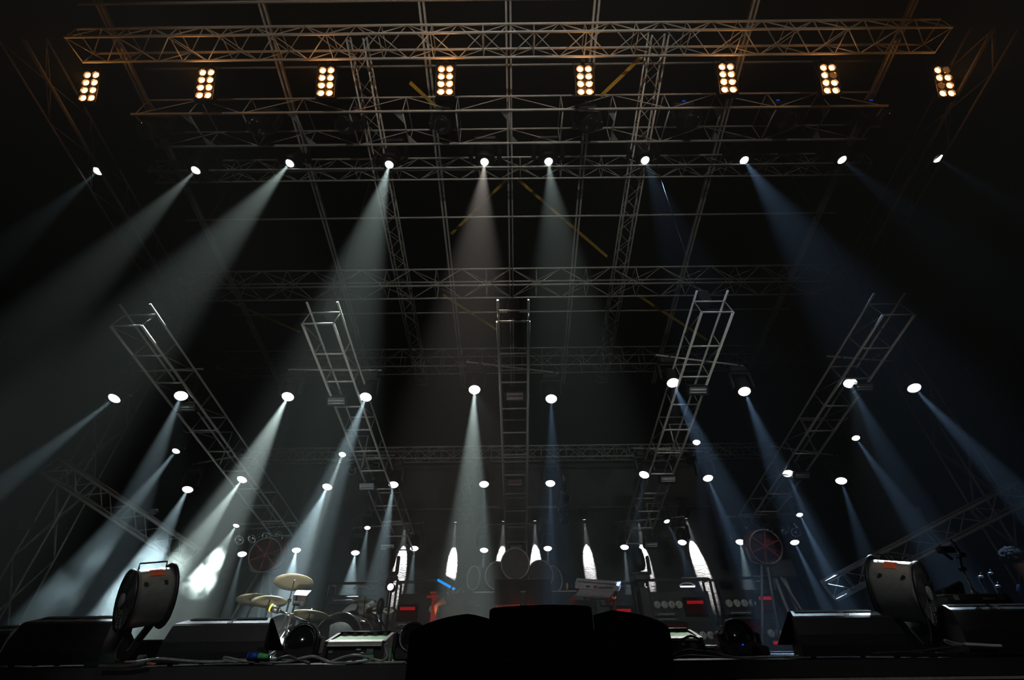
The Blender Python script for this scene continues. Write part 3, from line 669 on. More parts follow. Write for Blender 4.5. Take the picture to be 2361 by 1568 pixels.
def arc(pts, n=5):
    P = [V((x, y, 0)) for x, y in pts]; out = []
    for i in range(len(P) - 1):
        a, b, c, d = P[max(0, i - 1)], P[i], P[i + 1], P[min(len(P) - 1, i + 2)]
        for k in range(n):
            t = k / n; q = .5 * ((2 * b) + (c - a) * t + (2 * a - 5 * b + 4 * c - d) * t * t + (3 * b - a - 3 * c + d) * t ** 3); out.append((q.x, q.y))
    return out + [pts[-1]]
T, P = cab([(1128, 1418), (1129, 1411), (1134, 1407)] + arc([(1140, 1405), (1200, 1400.5), (1262, 1398), (1320, 1399), (1356, 1401)]) + [(1362, 1404), (1365, 1410), (1366, 1420)], CYY, .5, 'tall black centre loudspeaker with a lit curved top edge before the stage')
lip = MB(); pts = [V((p.x, CYY - .004, p.z)) for p in P[1:-1]]
lip.add([p for p in pts] + [p + V((0, .5, .0)) for p in pts] + [p + V((0, 0, .006)) for p in pts] + [p + V((0, .5, .03)) for p in pts],
        [(i, i + 1, len(pts) * 2 + i + 1, len(pts) * 2 + i) for i in range(len(pts) - 1)] + [(len(pts) * 2 + i, len(pts) * 2 + i + 1, len(pts) * 3 + i + 1, len(pts) * 3 + i) for i in range(len(pts) - 1)])
part('top_panel', lip, BLKP, T)
for side, pts in (('left', [(938, 1530), (943, 1466)] + arc([(946, 1457), (965, 1446), (1000, 1432), (1040, 1421), (1077, 1415.5)]) + arc([(1079, 1415.5), (1100, 1419), (1126, 1426)])),
                  ('right', arc([(1367, 1419), (1390, 1412), (1411, 1407)]) + arc([(1413, 1407), (1450, 1412), (1490, 1421), (1520, 1432), (1537, 1442)]) + [(1543, 1450), (1548, 1475), (1556, 1540)])):
    T, P = cab(pts, CYY + .12, .42, 'tall black %s loudspeaker with a rounded shoulder before the stage' % side)
# ------------------------------------------------------------------ low gear behind the wedges
def floorhead(px, py, Y, label, wpx=92):
    p = at(px, py, Y); k = mpp(p); r = wpx * k / 2
    T = thing('floor_light', (p.x, Y, FLOOR), label, 'stage light', 'unlit round floor lights')
    part('base', MB().bbox((p.x, Y + .02, FLOOR + .05), (r * 2.1, r * 1.6, .1), .02), BLK, T)
    for sx in (-1, 1): part('yoke', MB().bbox((p.x + sx * r * 1.02, Y, (p.z + FLOOR + .05) / 2 + .02), (.035, .12, p.z - FLOOR + .0), .012), BLK, T)
    R = V((.1, -1, .25)).to_track_quat('Z', 'Y').to_matrix().to_4x4(); R.translation = V((p.x, Y, p.z))
    part('head', MB().lathe([(.03, -r * 1.1), (r * .6, -r), (r * .9, -r * .4), (r * .96, 0), (r * .9, r * .35), (r * .84, r * .5), (r * .72, r * .5), (r * .7, r * .4)], 28, R), GLOSS, T)
    part('lens', MB().lathe([(r * .71, r * .4), (r * .5, r * .52), (r * .25, r * .58), (0, r * .6)], 24, R), GLASSD, T)
    return T, p, r
T, p, r = floorhead(696, 1484, 4.1, 'round black floor light between a wedge monitor and the green-topped machine', 84)
T, p, r = floorhead(1699, 1474, 4.1, 'round black floor light left of the right wedge monitors with a blue spot', 84)
part('display', MB().box((p.x - .01, 4.1 - r * .75, p.z - .035), (.008, .01, .008)), BLUEDOT, T, 'blue display')
floorhead(952, 1474, 3.9, 'round black floor light half hidden by the left loudspeaker', 72)
def case(name, px0, px1, pyt, Y, d, label, cat, m=BLKP):
    a, b = at(px0, pyt, Y), at(px1, pyt, Y); z = (a.z + b.z) / 2
    return solo(name, MB().bbox(((a.x + b.x) / 2, Y + d / 2, (z + FLOOR) / 2), (b.x - a.x, d, z - FLOOR), .01), m, label, cat)
case('equipment_box', 296, 388, 1475, 3.75, .25, 'low black box on the deck between the left wedge monitors', 'box')
case('equipment_box', 1747, 1772, 1488, 3.9, .2, 'small black box beside the round floor light', 'box')
case('equipment_box', 1626, 1652, 1494, 4.0, .22, 'small dark box under the white cloth', 'box')
a = at(1640, 1487, 4.05)
tw = MB(); vs = []; nx, ny = 12, 8
for j in range(ny + 1):
    for i in range(nx + 1):
        u, v = i / nx, j / ny; q = at(1618 + 50 * u, 1486 + 6 * u * u, 4.0 + .22 * v)
        z = max(FLOOR + .01, atz(1640, 1493, 0).z * 0 + at(1640, 1493, 4.0).z + .012 + .01 * noise.noise(V((u * 5, v * 4, 1))) - .1 * max(0, u - .7) ** 1.2 * 3)
        vs.append(V((q.x, 3.99 + .24 * v, z)))
tw.add(vs, [(j * (nx + 1) + i, j * (nx + 1) + i + 1, (j + 1) * (nx + 1) + i + 1, (j + 1) * (nx + 1) + i) for j in range(ny) for i in range(nx)], True)
solo('towel', tw, WHITE, 'white cloth lying over the small dark box beside the floor light', 'towel')

def hazer(x0, x1, pt0, pt1, pf, Y, label, stickers):
    """rear edge row pt0, front edge row pt1, front lip bottom row pf"""
    a, b = at(x0, pt1, Y), at(x1, pt1, Y); w = (b.x - a.x) / 2; xm = (a.x + b.x) / 2; z1 = (a.z + b.z) / 2
    z0 = at((x0 + x1) / 2, pt0, Y + .22).z; zf = at((x0 + x1) / 2, pf, Y).z
    T = thing('haze_machine', (xm, Y + .15, FLOOR), label, 'haze machine', 'green-topped machines on the stage edge')
    part('body', MB().prism([(Y + .02, FLOOR), (Y + .02, zf), (Y + .26, zf), (Y + .26, FLOOR)], xm - w, xm + w), BLK, T)
    part('top_panel', MB().prism([(Y, z1 - .006), (Y + .22, z0 - .006), (Y + .22, z0), (Y, z1)], xm - w * .96, xm + w * .96), GREEN, T, 'green sloping top')
    part('lip', MB().prism([(Y - .012, zf), (Y - .012, z1 - .004), (Y + .03, z1 + .01), (Y + .03, zf)], xm - w, xm + w), ALUD, T)
    part('lip_edge', MB().box((xm, Y - .014, zf + .004), (w * 2, .01, .008)), STEEL, T)
    for sx in (-1, 1): part('side_plate', MB().prism([(Y - .01, FLOOR), (Y - .01, z1), (Y + .24, z0 + .02), (Y + .28, z0 + .02), (Y + .28, FLOOR)], xm + sx * w, xm + sx * (w + .025)), BLK, T)
    part('rear_bar', MB().tube((xm - w, Y + .25, z0 + .02), (xm + w, Y + .25, z0 + .02), .012), BLK, T)
    for k in range(5): part('vent_clip', MB().box((xm - w * .8 + w * .4 * k, Y + .23, z0 + .012), (.03, .02, .02)), GREYD, T)
    for xx, yy, ww, hh, m_ in stickers:
        p = at(xx, yy, Y + .012); part('sticker', MB().box(p, (ww, .006, hh)), m_, T)
    return T
hazer(758, 882, 1466, 1478, 1490, 3.9, 'green-topped machine with a metal lip beside the left loudspeaker', [(827, 1496, .035, .016, PAPER), (853, 1501, .05, .034, GREY), (853, 1517, .05, .04, GREENP), (762, 1503, .03, .018, GREY), (843, 1520, .04, .02, GREENP)])
hazer(1520, 1612, 1458, 1470, 1477, 4.05, 'second green-topped machine half hidden by the right loudspeaker', [(1573, 1485, .04, .014, PAPER), (1599, 1488, .05, .036, GREY)])
solo('post', MB().box(at(899, 1516, 3.9), (.012, .02, .11)), GREENP, 'thin upright green strip beside the green-topped machine', 'strip')
# ------------------------------------------------------------------ cables and connectors
def cab_(pts, label, r=.009, m=CABLE, Y=3.36, dy=0.):
    P = []
    for i, (x, y) in enumerate(pts):
        p = at(x, y, Y + dy * math.sin(i * 1.9)); p.z = max(p.z, FLOOR + r * .8); P.append(p)
    return solo('cable', MB().path(P, r, 7, 6), m, label, 'cable', 'cables along the stage edge')
cab_([(300, 1528), (330, 1524), (368, 1519), (420, 1523), (470, 1526), (520, 1525), (560, 1522), (610, 1521), (640, 1519)], 'grey cable running from the orange socket past the second wedge', .008, CABLEG)
cab_([(700, 1522), (640, 1523), (560, 1526), (525, 1524), (515, 1518), (524, 1516), (560, 1524), (600, 1527)], 'coiled end of cable under the corner of the second wedge', .007, CABLEG, dy=.02)
cab_([(640, 1520), (652, 1516), (668, 1514), (690, 1522), (715, 1530)], 'short cable loop below the round floor light', .008)
cab_([(600, 1526), (660, 1526), (700, 1517), (722, 1514), (745, 1521), (765, 1528), (820, 1527), (860, 1521)], 'cable arching before the green-topped machine', .008, CABLEG, dy=.015)
cab_([(760, 1527), (790, 1516), (815, 1511), (840, 1513), (868, 1522), (880, 1524), (893, 1514), (889, 1496), (888, 1487), (894, 1486)], 'grey lead rising to a socket on the green-topped machine', .007, CABLEG, dy=.01)
cab_([(806, 1527), (822, 1512), (838, 1507), (846, 1514), (850, 1522)], 'small black cable loop before the green-topped machine', .006)
cab_([(770, 1530), (830, 1529), (880, 1528), (935, 1527)], 'straight cable lying along the edge before the green-topped machine', .007, CABLEG)
cab_([(1552, 1512), (1568, 1504), (1590, 1499), (1612, 1502), (1640, 1504), (1680, 1514), (1720, 1518)], 'grey cable running right from the right loudspeaker', .008, CABLEG)
cab_([(1568, 1508), (1571, 1480), (1590, 1467), (1612, 1474), (1626, 1494), (1627, 1508)], 'black cable hoop standing before the second green-topped machine', .007)
cab_([(1554, 1518), (1590, 1512), (1650, 1515), (1700, 1516), (1760, 1515), (1840, 1513)], 'long thin cable along the right stage edge', .006, CABLEG)
cab_([(2010, 1507), (2060, 1504), (2110, 1502), (2170, 1495), (2221, 1488), (2230, 1486)], 'thin cable running along the edge below the silver fan', .006)
cab_([(2222, 1485), (2260, 1487), (2290, 1489), (2308, 1489)], 'pale cable end lying before the wedge at the right edge', .009, WHITE)
cab_([(2222, 1487), (2195, 1481), (2180, 1476), (2178, 1480), (2195, 1487), (2216, 1489)], 'coil of dark cable before the wedge at the right edge', .007, CABLEG, dy=.02)
cab_([(336, 1529), (290, 1538), (250, 1550), (214, 1568)], 'dark cable hanging over the stage edge at the left', .009, CABLE, Y=3.15)
p = at(312, 1517, 3.4); T = thing('extension_socket', (p.x, 3.4, FLOOR), 'orange extension socket with a grey plug lying on the deck', 'socket')
part('body', MB().bbox((p.x, 3.4, FLOOR + .015), (.1, .06, .03), .008), ORG, T); part('plug', MB().bbox((p.x + .035, 3.41, FLOOR + .045), (.045, .05, .03), .01), GREY, T)
part('lead', MB().path([V((p.x + .05, 3.4, FLOOR + .012)), V((p.x + .1, 3.39, FLOOR + .01)), V((p.x + .16, 3.38, FLOOR + .01))], .008, 6, 3), ORG, T)
a, b, c = at(577, 1512, 3.34), at(597, 1512, 3.34), at(621, 1515, 3.34)
T = thing('power_connector', b, 'blue and green cable connector lying before the second wedge', 'connector')
part('plug', MB().tube(a, b, .02, 14), BLUE, T, 'blue plug'); part('sleeve', MB().tube(b, c, .018, 14, .012), GREENP, T, 'green sleeve'); part('rim', MB().tube(a - V((.012, 0, 0)), a, .023, 14), BLUE, T)
# ------------------------------------------------------------------ drum kits
def cymbal(px, py, wpx, hpx, Y, roll, foot, label, group, bell=.18, stand=True, upside=False, boom=None):
    """seen from slightly below: wpx across, hpx tall in the photo"""
    p = at(px, py, Y); k = mpp(p); r = wpx * k / 2
    view = (EYE - p).normalized()
    asp = min(.95, hpx / wpx)
    # normal tilted off the line of sight so the plate shows this flat
    hor = V((1, 0, 0)); upv = view.cross(hor).normalized()
    if upv.z < 0: upv = -upv
    n = (upv * math.sqrt(1 - asp * asp) - view * asp * (-1 if upside else 1)).normalized()
    n = Quaternion(view, roll) @ n
    R = n.to_track_quat('Z', 'Y').to_matrix().to_4x4(); R.translation = p
    T = thing('cymbal', p, label, 'cymbal', group)
    part('plate', MB().lathe([(.006, r * .16), (r * .1, r * .15), (r * bell, r * .1), (r * .25, r * .085), (r * .6, r * .05), (r * .99, 0), (r, -.004), (r * .6, r * .05 - .006), (r * .25, r * .08 - .006), (r * .1, r * .14), (.006, r * .15)], 40, R), BRASS, T)
    part('felt', MB().lathe([(0, r * .16), (.018, r * .16), (.018, r * .16 + .03), (0, r * .16 + .03)], 12, R), BLK, T)
    if stand:
        S_ = thing('cymbal_stand', (at(*foot, Y).x, Y, FLOOR), 'stand of the ' + label, 'cymbal stand', group + ' stands')
        f = at(*foot, Y); q0 = p + n * (r * .12)
        mid = f.lerp(q0, .55)
        part('tube', MB().tube(mid, q0 + n * .06, .009, 8), BLK, S_); part('tube', MB().tube(f, mid, .014, 8), GREYD, S_)
        part('joint', MB().tube(mid - V((.02, 0, 0)), mid + V((.02, 0, 0)), .022, 10), BLK, S_)
        g = V((f.x, Y, FLOOR)); part('tube', MB().tube(V((f.x, Y, FLOOR + .18)), f, .014, 8), GREYD, S_)
        for a in (.5, 2.6, 4.7): part('leg', MB().tube(V((f.x, Y, FLOOR + .35)), g + V((.3 * math.cos(a), .3 * math.sin(a), .012)), .01, 6), BLK, S_)
    return p
g1 = 'cymbals of the drum kit behind the wedge'
cymbal(677, 1343, 86, 34, 7.0, math.radians(-5), (652, 1446), 'large bright cymbal, topmost of the near drum kit', g1)
cymbal(588, 1383, 80, 25, 7.2, math.radians(-4), (570, 1420), 'darker cymbal behind the shiny pair at the left of the kit', g1)
cymbal(621, 1388, 78, 24, 6.7, math.radians(-3), (611, 1424), 'shiny reflecting cymbal above the yellow-banded microphone', g1)
cymbal(714, 1421, 92, 24, 6.8, math.radians(-6), (700, 1450), 'wide dull cymbal lowest in the near drum kit', g1)
# music sheet on a stand
T = thing('music_stand', (at(674, 1440, 6.4).x, 6.4, FLOOR), 'stand holding white sheets and tape between the cymbals', 'music stand')
f = lambda x, y, Y=6.4: at(x, y, Y)
part('pole', MB().tube(f(662, 1450), f(686, 1373), .012, 8), BLK, T); part('pole', MB().tube(V((f(662, 1450).x, 6.4, FLOOR)), f(662, 1450), .014, 8), GREYD, T)
for a in (.3, 2.4, 4.5): part('leg', MB().tube(V((f(662, 1450).x, 6.4, FLOOR + .3)), V((f(662, 1450).x + .25 * math.cos(a), 6.4 + .25 * math.sin(a), FLOOR + .01)), .009, 6), BLK, T)
part('desk', MB().poly([f(676, 1372), f(706, 1374), f(701, 1398), f(675, 1396)], .01, (0, 1, .2)), GREYD, T)
part('sheet', MB().poly([f(678, 1372, 6.36), f(684, 1362, 6.5), f(718, 1362, 6.5), f(707, 1374, 6.36)], .004, (0, -.6, 1)), PAPER, T, 'white folded sheet')
part('sheet', MB().poly([f(675, 1385, 6.37), f(700, 1387, 6.37), f(698, 1399, 6.37), f(674, 1396, 6.37)], .004, (0, -1, .2)), GREY, T)
# microphone on a boom
T = thing('microphone_stand', (at(668, 1448, 5.4).x, 5.4, FLOOR), 'boom stand with a yellow-banded microphone reaching over the wedge', 'microphone stand')
f = lambda x, y: at(x, y, 5.4)
d = (f(642, 1408) - f(622, 1400)).normalized()
part('microphone', MB().tube(f(622, 1400), f(642, 1408), .036, 14, .033).tube(f(642, 1408), f(646, 1410), .02, 10), BLK, T)
part('band', MB().tube(f(624.5, 1401), f(628, 1402.4), .038, 14), YELP, T, 'yellow band')
part('boom', MB().tube(f(644, 1409), f(674, 1421), .012, 8), CHROME, T); part('boom', MB().tube(f(674, 1421), f(712, 1436), .012, 8), BLK, T)
part('clutch', MB().bbox(f(672, 1420), (.05, .04, .05), .01), BLK, T)
part('pole', MB().tube(f(672, 1420), f(655, 1470), .014, 8), BLK, T); part('pole', MB().tube(f(655, 1470), V((f(655, 1470).x, 5.4, FLOOR)), .015, 8), BLK, T)
for a in (.2, 2.3, 4.4): part('leg', MB().tube(V((f(655, 1470).x, 5.4, FLOOR + .12)), V((f(655, 1470).x + .2 * math.cos(a), 5.4 + .2 * math.sin(a), FLOOR + .01)), .009, 6), BLK, T)
# drums
def drum(px, py, rpx, Y, L, axis, shell, head_m, label, cat='drum', hoop=BLK, lugs=8):
    p = at(px, py, Y); r = rpx * mpp(p); N = V(axis).normalized(); R = N.to_track_quat('Z', 'Y').to_matrix().to_4x4(); R.translation = p
    T = thing('drum', (p.x, Y, max(FLOOR, p.z - r)), label, cat, 'drums of the two kits')
    part('shell', MB().lathe([(r * .96, L / 2), (r * .96, -L / 2)], 32, R), shell, T)
    for z, nm in ((L / 2, 'front_head'), (-L / 2, 'rear_head')):
        M2 = R @ Matrix.Translation((0, 0, z)); part(nm, MB().lathe([(r * .95, -.003), (r * .95, .004), (0, .004)], 32, M2), head_m, T)
        part('hoop', MB().lathe([(r * .95, -.02), (r, -.02), (r, .02), (r * .95, .02)], 32, M2), hoop, T)
    lg = MB()
    for k in range(lugs):
        a = 2 * math.pi * k / lugs; c_, s_ = math.cos(a), math.sin(a)
        lg.tube(R @ V((r * .99 * c_, r * .99 * s_, -L / 2)), R @ V((r * .99 * c_, r * .99 * s_, L / 2)), .006, 5)
    part('lug_rod_frame', lg, CHROME, T)
    return T
drum(790, 1488, 62, 7.1, .4, (-.15, -1, .05), GLOSS, GREYD, 'black bass drum behind the green-topped machine with a shiny hoop', hoop=CHROME)
drum(806, 1450, 26, 7.9, .3, (-.2, -.6, .75), REDD, GREYD, 'dark red tom drum behind the black bass drum')
drum(646, 1462, 30, 7.3, .3, (.1, -.5, .85), REDD, GREYD, 'dark red floor tom beside the second wedge')
drum(812, 1432, 30, 9.6, .35, (-.45, -.6, .5), WHITE, WHITE, 'white drum lit bright in the far drum kit', hoop=GREYD)
drum(848, 1448, 28, 9.9, .35, (.1, -1, .1), GREY, GREY, 'grey bass drum of the far kit behind thin stands')
g2 = 'cymbals of the far drum kit'
cymbal(840, 1388, 56, 12, 9.6, 0, (838, 1470), 'small cymbal, topmost of the far drum kit', g2)
cymbal(826, 1399, 50, 13, 10., math.radians(-3), (822, 1470), 'dull cymbal just under the top one of the far kit', g2)
cymbal(868, 1406, 48, 15, 9.7, math.radians(3), (866, 1470), 'cymbal beside the white strips in the far drum kit', g2)
cymbal(895, 1408, 40, 15, 9.4, math.radians(-4), (892, 1470), 'cymbal nearest the red display at the end of the far kit', g2)
cymbal(838, 1424, 54, 14, 9.3, 0, (834, 1470), 'low dark cymbal before the white drum', g2)
# upright microphone and stool
T = thing('microphone_stand', (at(876, 1450, 9.1).x, 9.1, FLOOR), 'thick black wrapped microphone stand before the white strips', 'microphone stand')
f = lambda x, y: at(x, y, 9.1)
part('pole', MB().tube(f(878, 1470), f(878, 1392), .022, 8), BLK, T); part('microphone', MB().ball(f(877, 1398), .09, (.8, .8, 1.5), 12, 8), BLK, T); part('pole', MB().tube(V((f(878, 1470).x, 9.1, FLOOR)), f(878, 1470), .02, 8), BLK, T)
for a in (.3, 2.4, 4.5): part('leg', MB().tube(f(878, 1430), V((f(878, 1470).x + .4 * math.cos(a), 9.1 + .4 * math.sin(a), FLOOR + .01)), .014, 6), BLK, T)
p = at(900, 1353, 9.0)
head('small lit spotlight low beside the far drum kit', 'small spotlights beside the ladders', p, V((0, -1, .1)), .42, name='spotlight')
solo('light_stand', MB().tube(V((p.x, 9.1, FLOOR)), V((p.x, 9.1, p.z + .1)), .02), BLK, 'black stand holding the small light beside the far drum kit', 'light stand')

# ------------------------------------------------------------------ equipment racks
def rack(px0, px1, pyt, Y, label, layout, lean=0., strip=True, d=.5):
    a, b = at(px0, pyt, Y), at(px1, pyt, Y); zt = (a.z + b.z) / 2; xa, xb = a.x, b.x; W = xb - xa
    T = thing('equipment_rack', ((xa + xb) / 2, Y + d / 2, FLOOR), label, 'equipment rack', 'equipment racks before the backdrop')
    for x in (xa, xb):
        for y in (Y, Y + d): part('post', MB().box((x, y, (zt + FLOOR) / 2), (.05, .05, zt - FLOOR)), BLK, T)
    for z in (zt, FLOOR + .05):
        part('frame_bar', MB().box(((xa + xb) / 2, Y, z), (W, .06, .06)), BLK, T)
        for x in (xa, xb): part('frame_bar', MB().box((x, Y + d / 2, z), (.05, d, .05)), BLK, T)
    part('edge_bar', MB().tube((xa + W * .55, Y - .03, zt + .04), (xa + W * .98, Y - .03, zt + .04), .012), ALU, T)
    H = zt - FLOOR - .3
    part('back_panel', MB().box(((xa + xb) / 2, Y + .22, FLOOR + H / 2 + .05), (W - .08, .04, H)), RACKM, T)
    g = lambda u, v, e=0.: V((xa + W * u, Y + .19 - e, FLOOR + .1 + H * v))
    for it in layout:
        if it[0] == 'dials':
            _, u, v, n, sp = it
            for k in range(n):
                c = g(u + sp * k, v); R = Matrix.Rotation(math.pi / 2, 4, 'X'); R.translation = c
                dl = part('dial', MB().lathe([(.085, -.0), (.085, .04), (.078, .045), (0, .045)], 24, R), DIAL, T)
                an = .9 + .25 * k; part('needle', MB().tube(c + V((0, -.05, 0)), c + V((math.cos(an) * .07, -.05, math.sin(an) * .07)), .006, 4), BLK, dl)
        elif it[0] == 'red':
            _, u, v, w, h, hot = it
            sc_ = part('display_case', MB().box(g(u, v, .01), (w * W + .08, .05, h + .1)), BLKM, T)
            part('display', MB().box(g(u, v, .04), (w * W, .012, h)), REDDIM, sc_, 'dim red screen')
            if hot: part('bar', MB().box(g(u, v, .05) + V((0, 0, h * .3)), (w * W * .85, .008, .07)), REDLED, sc_, 'glowing red bar')
            part('marking', MB().box(g(u, v, .04) + V((0, 0, h / 2 + .07)), (w * W * .4, .006, .014)), GREY, sc_)
        elif it[0] == 'amp':
            _, u, v, w, h = it
            am = part('amplifier', MB().bbox(g(u, v, .04), (w * W, .1, h), .01), GREYD, T)
            part('handle', MB().tube(g(u - w * .35, v, .1), g(u + w * .35, v, .1), .012), STEEL, am)
            for k in range(3): part('marking', MB().box(g(u - w * .3 + w * .3 * k, v - .02, .095), (.05, .006, .02)), GREY, am)
        elif it[0] == 'line':
            _, u, v, w = it; part('seam', MB().box(g(u, v, .005), (w * W, .02, .012)), GREYD, T)
    if strip:
        zc_ = zt - .16; u = xa + W * .62
        R = Matrix.Rotation(math.pi / 2, 4, 'Y') ; 
        part('lamp_hood', MB().path([V((u - .22, Y - .02, zc_ + .02)), V((u - .1, Y - .02, zc_ + .08)), V((u + .1, Y - .02, zc_ + .08)), V((u + .22, Y - .02, zc_ + .02))], .016, 6, 5), STEEL, T)
        return T, V((u, Y - .03, zc_))
    return T, None
rack(758, 884, 1345, 13.2, 'dark equipment rack behind the far drum kit with four dials', [('dials', .42, .62, 4, .135), ('amp', .3, .86, .5, .18), ('red', .35, .3, .4, .3, False), ('line', .5, .5, .9), ('amp', .75, .2, .35, .14)])
rack(916, 1032, 1342, 13.0, 'rack with a glowing red display and four dials left of the blue strip', [('red', .24, .63, .34, .26, True), ('dials', .12, .2, 4, .15), ('amp', .25, .42, .44, .13), ('amp', .7, .4, .3, .1), ('dials', .72, .68, 2, .15), ('line', .5, .5, .9), ('line', .5, .3, .9)], strip=False)
rack(1372, 1466, 1345, 13.2, 'rack behind the keyboard with a red bar', [('red', .6, .58, .5, .3, True), ('line', .5, .4, .9), ('amp', .3, .8, .4, .12)])
T, pb = rack(1492, 1636, 1337, 13.0, 'rack with a lit white tube and eight grey dials right of the keyboard', [('dials', .12, .72, 4, .115), ('red', .72, .68, .3, .32, True), ('amp', .22, .55, .38, .1), ('amp', .22, .46, .38, .08), ('red', .34, .27, .36, .28, False), ('dials', .62, .18, 4, .115), ('line', .72, .42, .45), ('line', .72, .3, .45), ('dials', .36, .0, 2, .115)])
part('lamp_tube', MB().tube(pb - V((.19, 0, 0)), pb + V((.19, 0, 0)), .02), TUBEW, T, 'lit white tube')
rack(1652, 1806, 1333, 13.0, 'last rack on the right below the red fan with pale dials', [('dials', .13, .72, 4, .115), ('red', .68, .72, .22, .34, True), ('amp', .25, .55, .4, .1), ('red', .34, .3, .3, .26, False), ('dials', .62, .2, 4, .11), ('red', .7, .02, .22, .1, True), ('line', .7, .46, .5), ('line', .7, .12, .5)])
# low plinth the barrels stand on
a, b = at(1040, 1366, 13.4), at(1330, 1366, 13.4)
T = thing('plinth', ((a.x + b.x) / 2, 13.6, FLOOR), 'dark plinth with a bright front edge under the barrels', 'plinth')
part('body', MB().box(((a.x + b.x) / 2, 13.9, (a.z + FLOOR) / 2), (b.x - a.x, .9, a.z - FLOOR)), RACKM, T)
part('edge_trim', MB().box(((a.x + b.x) / 2, 13.43, a.z), (b.x - a.x, .03, .03)), ALU, T)
# steel barrels lying end-on
def barrel(px, py, rpx, Y, L, axis, label):
    p = at(px, py, Y); r = rpx * mpp(p); N = V(axis).normalized(); R = N.to_track_quat('Z', 'Y').to_matrix().to_4x4(); R.translation = p
    T = thing('barrel', (p.x, p.y, p.z - r), label, 'barrel', 'barrels on the plinth')
    part('body', MB().lathe([(r * .97, 0), (r * .97, -L * .33), (r * 1.0, -L * .34), (r * .97, -L * .35), (r * .97, -L * .66), (r, -L * .67), (r * .97, -L * .68), (r * .97, -L)], 36, R), GREYD, T)
    part('end_cap', MB().lathe([(r * .95, -.01), (r * .5, -.012), (0, -.012)], 36, R), DISC, T)
    part('rim', MB().lathe([(r * .93, -.02), (r * .93, .02), (r, .03), (r * 1.03, 0), (r, -.04), (r * .93, -.02)], 36, R), STEEL, T)
barrel(1188, 1300, 33, 13.0, .9, (0, -1, -.08), 'big middle barrel end, topmost of the three round ends')
barrel(1147, 1327, 29, 13.3, .9, (-.08, -1, -.05), 'round barrel end lower left of the big one')
barrel(1246, 1325, 30, 13.3, .9, (.08, -1, -.05), 'round barrel end lower right of the big one')
barrel(1092, 1333, 25, 13.7, .8, (-.75, -.66, 0), 'dim barrel turned sideways beyond the lower left one')
barrel(1275, 1336, 28, 14.5, .6, (.6, -.8, 0), 'dim barrel turned sideways beyond the lower right one')
# square cabinets before them
def sqcab(px0, px1, py0, py1, Y, label):
    a, b = at(px0, py0, Y), at(px1, py1, Y); xm = (a.x + b.x) / 2; w = b.x - a.x
    T = thing('speaker_cabinet', (xm, Y + .2, FLOOR), label, 'cabinet', 'square cabinets before the barrels')
    part('box', MB().bbox((xm, Y + .22, (a.z + b.z) / 2), (w, .44, a.z - b.z), .015), BLKM, T)
    part('top_edge', MB().box((xm, Y - .004, a.z - .004), (w * .97, .008, .008)), GREY, T)
    part('stand', MB().box((xm, Y + .22, (b.z + FLOOR) / 2), (w * .8, .36, b.z - FLOOR)), REDD, T, 'dark red stand')
    for sx in (-1, 1): part('leg', MB().tube((xm + sx * w * .42, Y + .02, b.z), (xm + sx * w * .42, Y + .02, FLOOR), .018), REDP, T, 'red leg')
sqcab(1140, 1201, 1335, 1393, 11.0, 'left black square cabinet on a red stand below the big barrel')
sqcab(1212, 1273, 1335, 1393, 11.0, 'right black square cabinet on a red stand below the big barrel')
lamp('POINT', at(1206, 1404, 10.8), 6, (1, .12, .04), r=.05, name='red_floor_glow')
# ------------------------------------------------------------------ keyboards
KY = 10.0
def kb(c0, c1, c2, c3, th, label, m, grp, Y0, keys=True):
    """underside corners: near left, near right, far right, far left as (px, py, Y)"""
    P = [at(*c) for c in (c0, c1, c2, c3)]; n = (P[1] - P[0]).cross(P[3] - P[0]).normalized()
    if n.z < 0: n = -n
    T = thing('keyboard', sum(P, V((0, 0, 0))) / 4, label, 'keyboard', grp)
    part('case', MB().poly(P, th, n), m, T)
    if keys:
        kk = MB()
        for i in range(36):
            u = .06 + .88 * i / 36; a_ = P[0].lerp(P[1], u) ; b_ = P[3].lerp(P[2], u)
            q = a_.lerp(b_, .3) + n * (th + .008); kk.box(q, ((P[1] - P[0]).length * .021, (P[3] - P[0]).length * .4, .014))
        part('keys_frame', kk, PAPER, T)
    cp = (P[0] + P[1]) / 2 + n * th * .5 + (P[0] - P[3]).normalized() * .004; ax = (P[1] - P[0])
    mk_ = MB()
    for u in (-.24, -.21, -.18): mk_.box(cp + ax * u, (.03, .01, th * .3))
    part('marking', mk_, BLK, T); part('badge', MB().box(cp + ax * -.04, (.07, .01, th * .45)), REDP, T); part('lettering', MB().box(cp + ax * .2, (.3, .008, th * .25)), GREYD, T)
    return T, P
g3 = 'keyboards on the orange stand'
kb((1326, 1356, KY), (1427, 1364, KY), (1432, 1353, KY + .35), (1330, 1345, KY + .35), .1, 'upper keyboard seen from below on the orange stand', KEYW, g3, KY)
kb((1326, 1383, KY - .3), (1406, 1387, KY - .3), (1420, 1367, KY + .15), (1340, 1362, KY + .15), .07, 'lower keyboard with mauve underside on the orange stand', KEYW, g3, KY, keys=False)
T = thing('keyboard_stand', (at(1370, 1400, KY).x, KY, FLOOR), 'bright orange stand under the two keyboards', 'keyboard stand')
